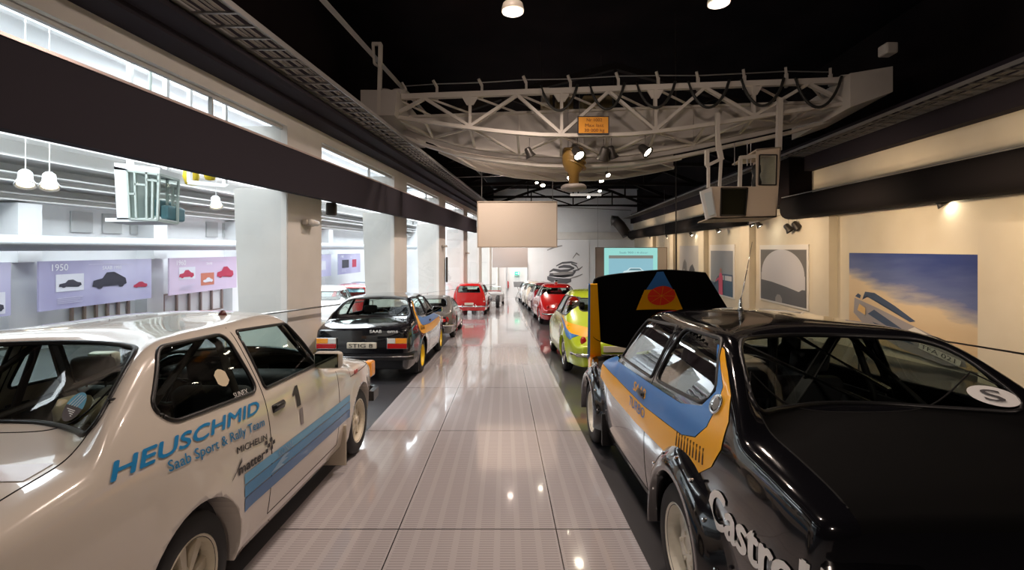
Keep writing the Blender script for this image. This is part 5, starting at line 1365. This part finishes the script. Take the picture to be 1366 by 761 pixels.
rduct(-2.4, 13.9, 'black_duct', 'fat black duct along the right wall, near length')
rduct(17.0, 40.5, 'black_duct', 'long black duct along the right wall beyond the crane cab')
bm = bmesh.new(); pts = [H(6.8, 40.4, 1.1), H(6.4, 41.0, 1.2), H(5.9, 41.0, 1.9), H(5.5, 41.0, 2.3), H(5.2, 41.0, 2.3)]; tube(bm, pts, .42, 16); o = obj('duct_elbow', bm, mat('duct_grey', (.16, .15, .14), .4, .5), smooth=True); tag(o, 'grey elbow at the far end of the right-hand duct', 'duct')
# wall spots below the right duct
for i, (px, py, t, lit) in enumerate(((1255, 270, 9.2, 1), (1002, 299, 16.5, 1), (1012, 300, 16.2, 1), (1052, 305, 15.0, 0), (1063, 302, 14.7, 0), (958, 308, 20, 1), (922, 313, 25, 1), (890, 316, 31, 1), (868, 318, 36, 1))):
    Y = t; tgt = H(7.2, t, -.3)
    stage(px, py, 0, .13 if lit else .17, (.5, -.35, -.8), 'wall spotlight under the right duct, %s' % ('nearest, alone over the large blue poster', 'left of the bright pair by the crane cab', 'right of the bright pair by the crane cab', 'left of the unlit pair above the arch poster', 'right of the unlit pair above the arch poster', 'first beyond the bright pair', 'second beyond the bright pair', 'third beyond the bright pair', 'farthest')[i], bool(lit), 'wall spotlights under the right duct', Y, .3)
# ------------------------------------------------------------------ posters on the right wall
def poster(name, t0, t1, h0, h1, label, panels, frame=None, xo=XR - .0, th=.04):
    root = thing(name, label, 'poster', H(xo, t0, h0)); o = Vector(root.location)
    def F(u, v, d):      # u 0..1 left to right in the photo (far to near), v 0..1 upwards
        t = t1 + (t0 - t1) * u; return H(xo - th - d, t, h0 + (h1 - h0) * v) - o
    bm = bmesh.new(); hexa(bm, [H(xo - th, t0, h0) - o, H(xo, t0, h0) - o, H(xo, t1, h0) - o, H(xo - th, t1, h0) - o, H(xo - th, t0, h1) - o, H(xo, t0, h1) - o, H(xo, t1, h1) - o, H(xo - th, t1, h1) - o])
    obj('board', bm, frame, root)
    for k, (nm, pts, m) in enumerate(panels):
        bm = bmesh.new(); f = bm.faces.new([bm.verts.new(F(u, v, .004 + .004 * k)) for u, v in pts]); bmesh.ops.triangulate(bm, faces=[f]); obj(nm, bm, m, root)
    return root, F
SKY = mat('poster_sky', (.2, .3, .6), .55); nt = SKY.node_tree; n = nt.nodes; L = nt.links
tc = n.new('ShaderNodeTexCoord'); mp = n.new('ShaderNodeMapping'); no = n.new('ShaderNodeTexNoise'); sp = n.new('ShaderNodeSeparateXYZ'); ad = n.new('ShaderNodeMath'); ad.operation = 'ADD'; rp = n.new('ShaderNodeValToRGB'); mu = n.new('ShaderNodeMath'); mu.operation = 'MULTIPLY_ADD'
mp.inputs['Scale'].default_value = (1, .45, 3.0); mp.inputs['Rotation'].default_value = (.35, 0, 0); no.inputs['Scale'].default_value = 1.4; no.inputs['Detail'].default_value = 5
L.new(tc.outputs['Object'], mp.inputs[0]); L.new(mp.outputs[0], no.inputs['Vector']); L.new(tc.outputs['Object'], sp.inputs[0])
mu.inputs[1].default_value = .9; L.new(no.outputs['Fac'], mu.inputs[0]); L.new(sp.outputs[2], mu.inputs[2]); L.new(mu.outputs[0], ad.inputs[0])
mm = n.new('ShaderNodeMath'); mm.operation = 'MULTIPLY'; mm.inputs[1].default_value = -.20; L.new(sp.outputs[1], mm.inputs[0]); L.new(mm.outputs[0], ad.inputs[1])
mr = n.new('ShaderNodeMapRange'); mr.inputs['From Min'].default_value = .45; mr.inputs['From Max'].default_value = 2.25; L.new(ad.outputs[0], mr.inputs['Value']); L.new(mr.outputs[0], rp.inputs[0])
e = rp.color_ramp.elements; e[0].position = 0; e[0].color = (.70, .52, .30, 1); e[1].position = 1; e[1].color = (.02, .045, .22, 1)
for p_, c_ in ((.42, (.74, .60, .40)), (.50, (.45, .42, .42)), (.62, (.13, .17, .36))): x = rp.color_ramp.elements.new(p_); x.color = (*c_, 1)
L.new(rp.outputs[0], n['Principled BSDF'].inputs['Base Color'])
PAPER = mat('paper_white', (.78, .76, .72), .6); GRY = mat('print_grey_dark', (.12, .12, .13), .6); GRM = mat('print_grey_mid', (.30, .29, .28), .6); PALE = mat('print_light', (.60, .60, .64), .6); CARB = mat('print_car_grey', (.36, .34, .36), .5); NAVY = mat('print_navy', (.06, .09, .16), .5)
pr, F = poster('car_poster', 8.45, 12.1, -2.1, -.10, 'large poster of a silver car against blue and orange sky, right wall', [
    ('sky', [(0, 0), (1, 0), (1, 1), (0, 1)], SKY),
    ('car_body', [(.06, 0.471), (.12, 0.451), (.30, 0.392), (.55, 0.294), (.86, 0.177), (.92, 0.118), (.93, 0.020), (.80, -0.019), (.50, 0.020), (.20, 0.137), (.05, 0.294)], CARB),
    ('car_window', [(.14, 0.461), (.17, 0.559), (.26, 0.559), (.44, 0.451), (.60, 0.333), (.56, 0.314), (.44, 0.392), (.28, 0.471), (.18, 0.510)], NAVY),
    ('car_mirror', [(.07, 0.490), (.10, 0.529), (.13, 0.510), (.12, 0.471)], NAVY),
    ('car_grille', [(.20, 0.314), (.46, 0.177), (.52, 0.216), (.26, 0.373)], NAVY), ('car_grille', [(.24, 0.235), (.44, 0.118), (.60, 0.098), (.42, 0.206)], NAVY),
    ('car_light', [(.55, 0.235), (.66, 0.186), (.72, 0.216), (.60, 0.275)], PAPER), ('car_light', [(.10, 0.333), (.18, 0.294), (.18, 0.373), (.12, 0.412)], mat('print_orange_light', (.75, .5, .2), .5)),
    ('plate', [(.63, 0.079), (.90, 0.010), (.91, 0.069), (.64, 0.137)], PAPER)], PAPER, XR - .05)
a = F(.65, .09, .045); bx = F(.90, .025, .045) - a; uy = Vector((0, 0, 1)); uyv = (uy - bx.normalized() * bx.normalized().dot(uy)).normalized()
flat_text('plate_characters', 'TFA 021', INK, a, bx, uyv, .08, bx.length * .9, .0, pr, .001)
arch = [(0, .04), (.0, .52)] + [(.5 - .49 * math.cos(t), .52 + .46 * math.sin(t)) for t in [PI * k / 20 for k in range(21)]] + [(1, .52), (1, .04)]
poster('arch_poster', 14.1, 17.35, -1.75, .12, 'poster with a pale arch shape over a dark car interior, framed in white', [
    ('ground', [(.03, .03), (.97, .03), (.97, .92), (.03, .92)], mat('print_mid_dark', (.16, .155, .15), .6)), ('pale_arch', [(.05 + .90 * u, .04 + .90 * v) for u, v in arch], PALE),
    ('dark_shape', [(.05, .03), (.05, .38), (.30, .36), (.60, .31), (.84, .26), (.90, .30), (.96, .30), (.96, .03)], GRY), ('small_arch', [(.38, .03), (.38, .10), (.42, .16), (.48, .16), (.52, .10), (.52, .03)], GRM)], PAPER)
poster('woman_poster', 19.7, 22.7, -2.0, .17, 'narrow poster of a person in a pink dress beside a dark car', [
    ('ground', [(.05, .03), (.95, .03), (.95, .88), (.05, .88)], mat('print_slate', (.30, .32, .36), .6)), ('car_body', [(.05, .03), (.05, .26), (.30, .24), (.36, .38), (.60, .44), (.95, .44), (.95, .03)], NAVY), ('car_window', [(.42, .32), (.48, .40), (.62, .41), (.62, .32)], PALE), ('car_window', [(.66, .32), (.66, .41), (.92, .41), (.92, .32)], PALE),
    ('dress', [(.42, .03), (.44, .30), (.40, .36), (.28, .28), (.30, .26), (.40, .32), (.46, .45), (.54, .45), (.58, .36), (.56, .20), (.58, .03)], mat('print_pink', (.75, .10, .20), .6)), ('head', [(.47, .46), (.46, .52), (.50, .55), (.54, .52), (.53, .46)], mat('print_skin', (.5, .25, .2), .6))], PAPER)
poster('sketch_poster', 24.4, 27.9, -1.7, .15, 'pale poster with two dark upright sketch figures, far right wall', [
    ('sketch', [(.22, .1), (.16, .3), (.22, .52), (.30, .62), (.40, .52), (.44, .3), (.36, .1), (.30, .2), (.34, .34), (.28, .5), (.24, .34)], GRM), ('sketch', [(.56, .08), (.52, .26), (.60, .42), (.72, .50), (.82, .36), (.84, .16), (.76, .06), (.72, .2), (.74, .34), (.66, .36), (.60, .24)], GRY)], mat('pale_board', (.58, .56, .54), .6))
# sketch mural on the end wall
bm = bmesh.new(); 
Ym = 42.55
mu_ = thing('wall_mural', 'grey brush sketch of an old car on the end wall', 'mural', P(750, 372, Ym)); mo = Vector(mu_.location)
bm = bmesh.new(); quad(bm, *[P(x, y, Ym) - mo for x, y in ((725, 395), (786, 395), (786, 316), (725, 316))]); obj('ground', bm, mat('mural_ground', (.84, .84, .85), .7), mu_)
def strokes(lst, m, dz=.02):
    bm = bmesh.new()
    for pts, wd in lst:
        up = []; lo = []
        for i, (x, y) in enumerate(pts):
            ww = wd * (.3 + math.sin(PI * (i + .5) / len(pts))); up.append(P(x, y - ww, Ym - dz) - mo); lo.append(P(x, y + ww, Ym - dz) - mo)
        for i in range(len(pts) - 1): quad(bm, lo[i], lo[i + 1], up[i + 1], up[i])
    obj('brush_strokes', bm, m, mu_)
strokes([([(730, 371), (740, 375), (752, 376), (762, 374)], 3.4), ([(733, 366), (742, 367), (752, 368), (764, 366), (768, 362)], 2.2), ([(745, 357), (752, 355.5), (760, 356), (766, 358)], 1.6), ([(762, 352), (769, 355), (772, 360)], 1.0), ([(733, 363), (738, 360), (748, 362), (758, 361), (766, 358)], 1.5), ([(742, 355), (750, 351), (762, 350), (770, 352)], 1.0), ([(732, 368), (745, 369), (760, 368)], .8), ([(764, 362), (772, 360), (777, 356)], .8)], GRY)
strokes([([(738, 366), (750, 365), (764, 364)], 1.6), ([(764, 345), (769, 338), (773, 341)], .9), ([(760, 372), (770, 369), (777, 366)], .7), ([(730, 334), (740, 330), (750, 328)], .8)], GRM, .03)
# ------------------------------------------------------------------ screens
def panel(name, x0, x1, y0, y1, Y, label, cat, m, frame=None, th=.05, hang=None):
    root = thing(name, label, cat, P((x0 + x1) / 2, y1, Y)); o = Vector(root.location)
    a = P(x0, y1, Y) - o; b = P(x1, y0, Y) - o
    bm = bmesh.new(); box(bm, a.x, b.x, 0, th, a.z, b.z); obj('panel', bm, m, root)
    if frame:
        bm = bmesh.new(); f = .03
        for q_ in ((a.x - f, a.x, a.z - f, b.z + f), (b.x, b.x + f, a.z - f, b.z + f), (a.x, b.x, a.z - f, a.z), (a.x, b.x, b.z, b.z + f)): box(bm, q_[0], q_[1], -.02, th + .01, q_[2], q_[3])
        obj('frame', bm, frame, root)
    bm = bmesh.new()
    for x in (a.x + .1, b.x - .1): tube(bm, [(x, th / 2, b.z), (x, th / 2, b.z + (hang or 1.5))], .01, 6)
    obj('hanging_wire', bm, STEELG, root)
    return root, a, b
panel('hanging_screen', 638, 742, 270, 329, 14.5, 'blank beige panel hanging from the roof in the middle of the gallery', 'screen', mat('screen_beige', (.72, .63, .53), .6), mat('screen_edge', (.45, .38, .30), .5), .06, 2.2)
panel('hanging_screen', 657, 704, 331, 357, 30, 'small grey hanging panel behind and below the large beige one', 'screen', mat('screen_grey', (.55, .52, .50), .6), None, .06, 3)
pr, a, b = panel('projection_screen', 795, 889, 331, 420, 26, 'glowing projection screen with a pale car picture, in a brown frame', 'screen', mat('screen_border', (.50, .45, .40), .6), mat('brown_frame', (.22, .17, .13), .5), .06, 3)
o = Vector(pr.location)
def sq(px, py, d): p_ = P(px, py, 26) - o; return Vector((p_.x, -d, p_.z))
def spoly(nm, pts, m, d): bm = bmesh.new(); f = bm.faces.new([bm.verts.new(sq(x, y, d)) for x, y in pts]); bmesh.ops.triangulate(bm, faces=[f]); return obj(nm, bm, m, pr)
def glowm(nm, c, s_): return mat(nm, (.02, .02, .02), .6, emit=c, estr=s_)
spoly('lit_picture', [(806, 420), (877, 420), (877, 331), (806, 331)], glowm('glow_cyan', (.36, .80, .74), .85), .01)
spoly('picture_ground', [(812, 400), (871, 400), (871, 341), (812, 341)], glowm('glow_blue', (.30, .58, .68), .85), .02)
spoly('picture_band', [(812, 345), (871, 345), (871, 341), (812, 341)], glowm('glow_brown', (.25, .25, .22), .8), .03)
spoly('picture_car', [(x, y) for x, y in ((829, 366), (832, 362), (836, 361), (840, 357.5), (854, 357.5), (858, 361), (864, 363), (866, 367), (862, 371), (831, 371))], glowm('glow_white', (.62, .78, .80), .95), .04)
spoly('picture_car_window', [(838, 361), (841, 358.5), (853, 358.5), (856, 361)], glowm('glow_dark', (.15, .3, .35), .8), .05)
flat_text('caption', 'Saab 900 i 4-door', glowm('glow_dark', (.15, .3, .35), .8), sq(826, 338.5, .05), (1, 0, 0), (0, 0, 1), .10, 38 * 26 / FPX, 0, pr, .001)
# projector pole with small projector
root = thing('projector', 'small projector on a long black ceiling pole, in front of the right wall', 'projector', P(902, 367, 14)); o = Vector(root.location)
bm = bmesh.new(); rbox(bm, -.28, .35, -.15, .15, -.18, 0, .03); obj('housing', bm, PLASTERW, root)
bm = bmesh.new(); tube(bm, [(0, 0, 0), (0, 0, .12), (-.02, 0, 9.15 - o.z)], .018, 8); rbox(bm, -.07, .09, -.04, .04, .0, .12, .02); obj('pole', bm, DKM, root)
# ------------------------------------------------------------------ far end: exit sign, doors, small things
es = thing('exit_sign', 'green lit exit sign above the far door', 'sign', P(690, 365, 42.3)); o = Vector(es.location)
bm = bmesh.new(); rbox(bm, -.21, .21, -.06, .06, -.14, .14, .02); obj('sign_box', bm, glowm('exit_green', (.03, .75, .42), 1.6), es)
bm = bmesh.new()
for pts in ([(-.16, -.02), (-.04, -.02), (-.04, -.06), (.02, 0), (-.04, .06), (-.04, .02), (-.16, .02)], [(.06, -.10), (.16, -.10), (.16, .10), (.06, .10)]):
    bm.faces.new([bm.verts.new((x, -.065, z)) for x, z in pts])
obj('arrow_symbol', bm, glowm('exit_white', (.7, 1, .85), 1.8), es)
bm = bmesh.new(); a = P(682, 394, 42.5)
box(bm, P(676, 0, 42.5).x, P(677, 0, 42.5).x, 42.35, 42.6, 0, 2.9); box(bm, P(703, 0, 42.5).x, P(704, 0, 42.5).x, 42.35, 42.6, 0, 2.9); box(bm, P(676, 0, 42.5).x, P(704, 0, 42.5).x, 42.35, 42.6, 2.9, 3.0)
struct('door_1', bm, mat('door_grey', (.55, .57, .60), .5))
bm = bmesh.new(); lathe(bm, [(.09, 0), (.09, .5), (.05, .58), (.03, .62), (0, .62)], 12, Matrix.Translation((P(677.5, 380, 42.45).x, 42.45, .75))); o = obj('fire_extinguisher', bm, REDP, smooth=True); tag(o, 'red fire extinguisher on the far wall left of the exit door', 'fire extinguisher')
# standing display easel at the far end
root = thing('display_stand', 'dark display panel on an easel near the exit', 'stand', (P(692, 394, 38).x, 38, 0))
bm = bmesh.new(); hexa(bm, [(-.36, 0, .95), (.36, 0, .95), (.36, .05, .95), (-.36, .05, .95), (-.40, .25, 1.35), (.40, .25, 1.35), (.40, .30, 1.35), (-.40, .30, 1.35)]); obj('panel', bm, mat('stand_grey', (.12, .13, .14), .5), root)
bm = bmesh.new(); tube(bm, [(-.25, 0, 0), (.12, .15, 1.0)], .02); tube(bm, [(.25, 0, 0), (-.12, .15, 1.0)], .02); obj('legs', bm, DKM, root)
# bulkhead lamps and a little speaker on the pillars
for i, (k, z) in enumerate(((1, 2.62), (3, 2.9), (4, 2.9))):
    t = (pil[k][0] + pil[k][1]) / 2
    root = thing('bulkhead_lamp', 'small wall lamp on %s white pillar' % ('the nearest', 'the fourth', 'the fifth')[i], 'lamp', HZ(XL + .0, t, z + (0)), 0, 'pillar lamps')
    bm = bmesh.new(); rbox(bm, 0, .10, -.18, .18, -.05, .05, .03, 3); obj('housing', bm, mat('lamp_beige'), root, smooth=True)
    bm = bmesh.new(); b2 = bmesh.new(); lathe(b2, [(.045, -.15), (.05, -.1), (.05, .1), (.045, .15), (0, .16)], 14, Matrix.Translation((.14, 0, 0)) @ Matrix.Rotation(PI / 2, 4, 'X')); merge(bm, b2); obj('lens', bm, mat('milk_glass', (.75, .72, .66), .25), root, smooth=True)
bm = bmesh.new(); rbox(bm, 0, .18, -.08, .08, -.14, .1, .04, 3); o = obj('speaker', bm, DKM, None, HZ(XL, 9.3, 2.98), smooth=True); tag(o, 'small black speaker at the far edge of the nearest pillar', 'speaker')
for i, (px, py, Y) in enumerate(((594, 370, 20),)):
    bm = bmesh.new(); rbox(bm, -.03, .03, -.12, .12, -.5, .5, .02); o = obj('wall_box', bm, DKM, None, P(594, 360, 20.0) + Vector((.06, 0, 0))); tag(o, 'narrow dark box on the pillar beside the red estate car', 'box')
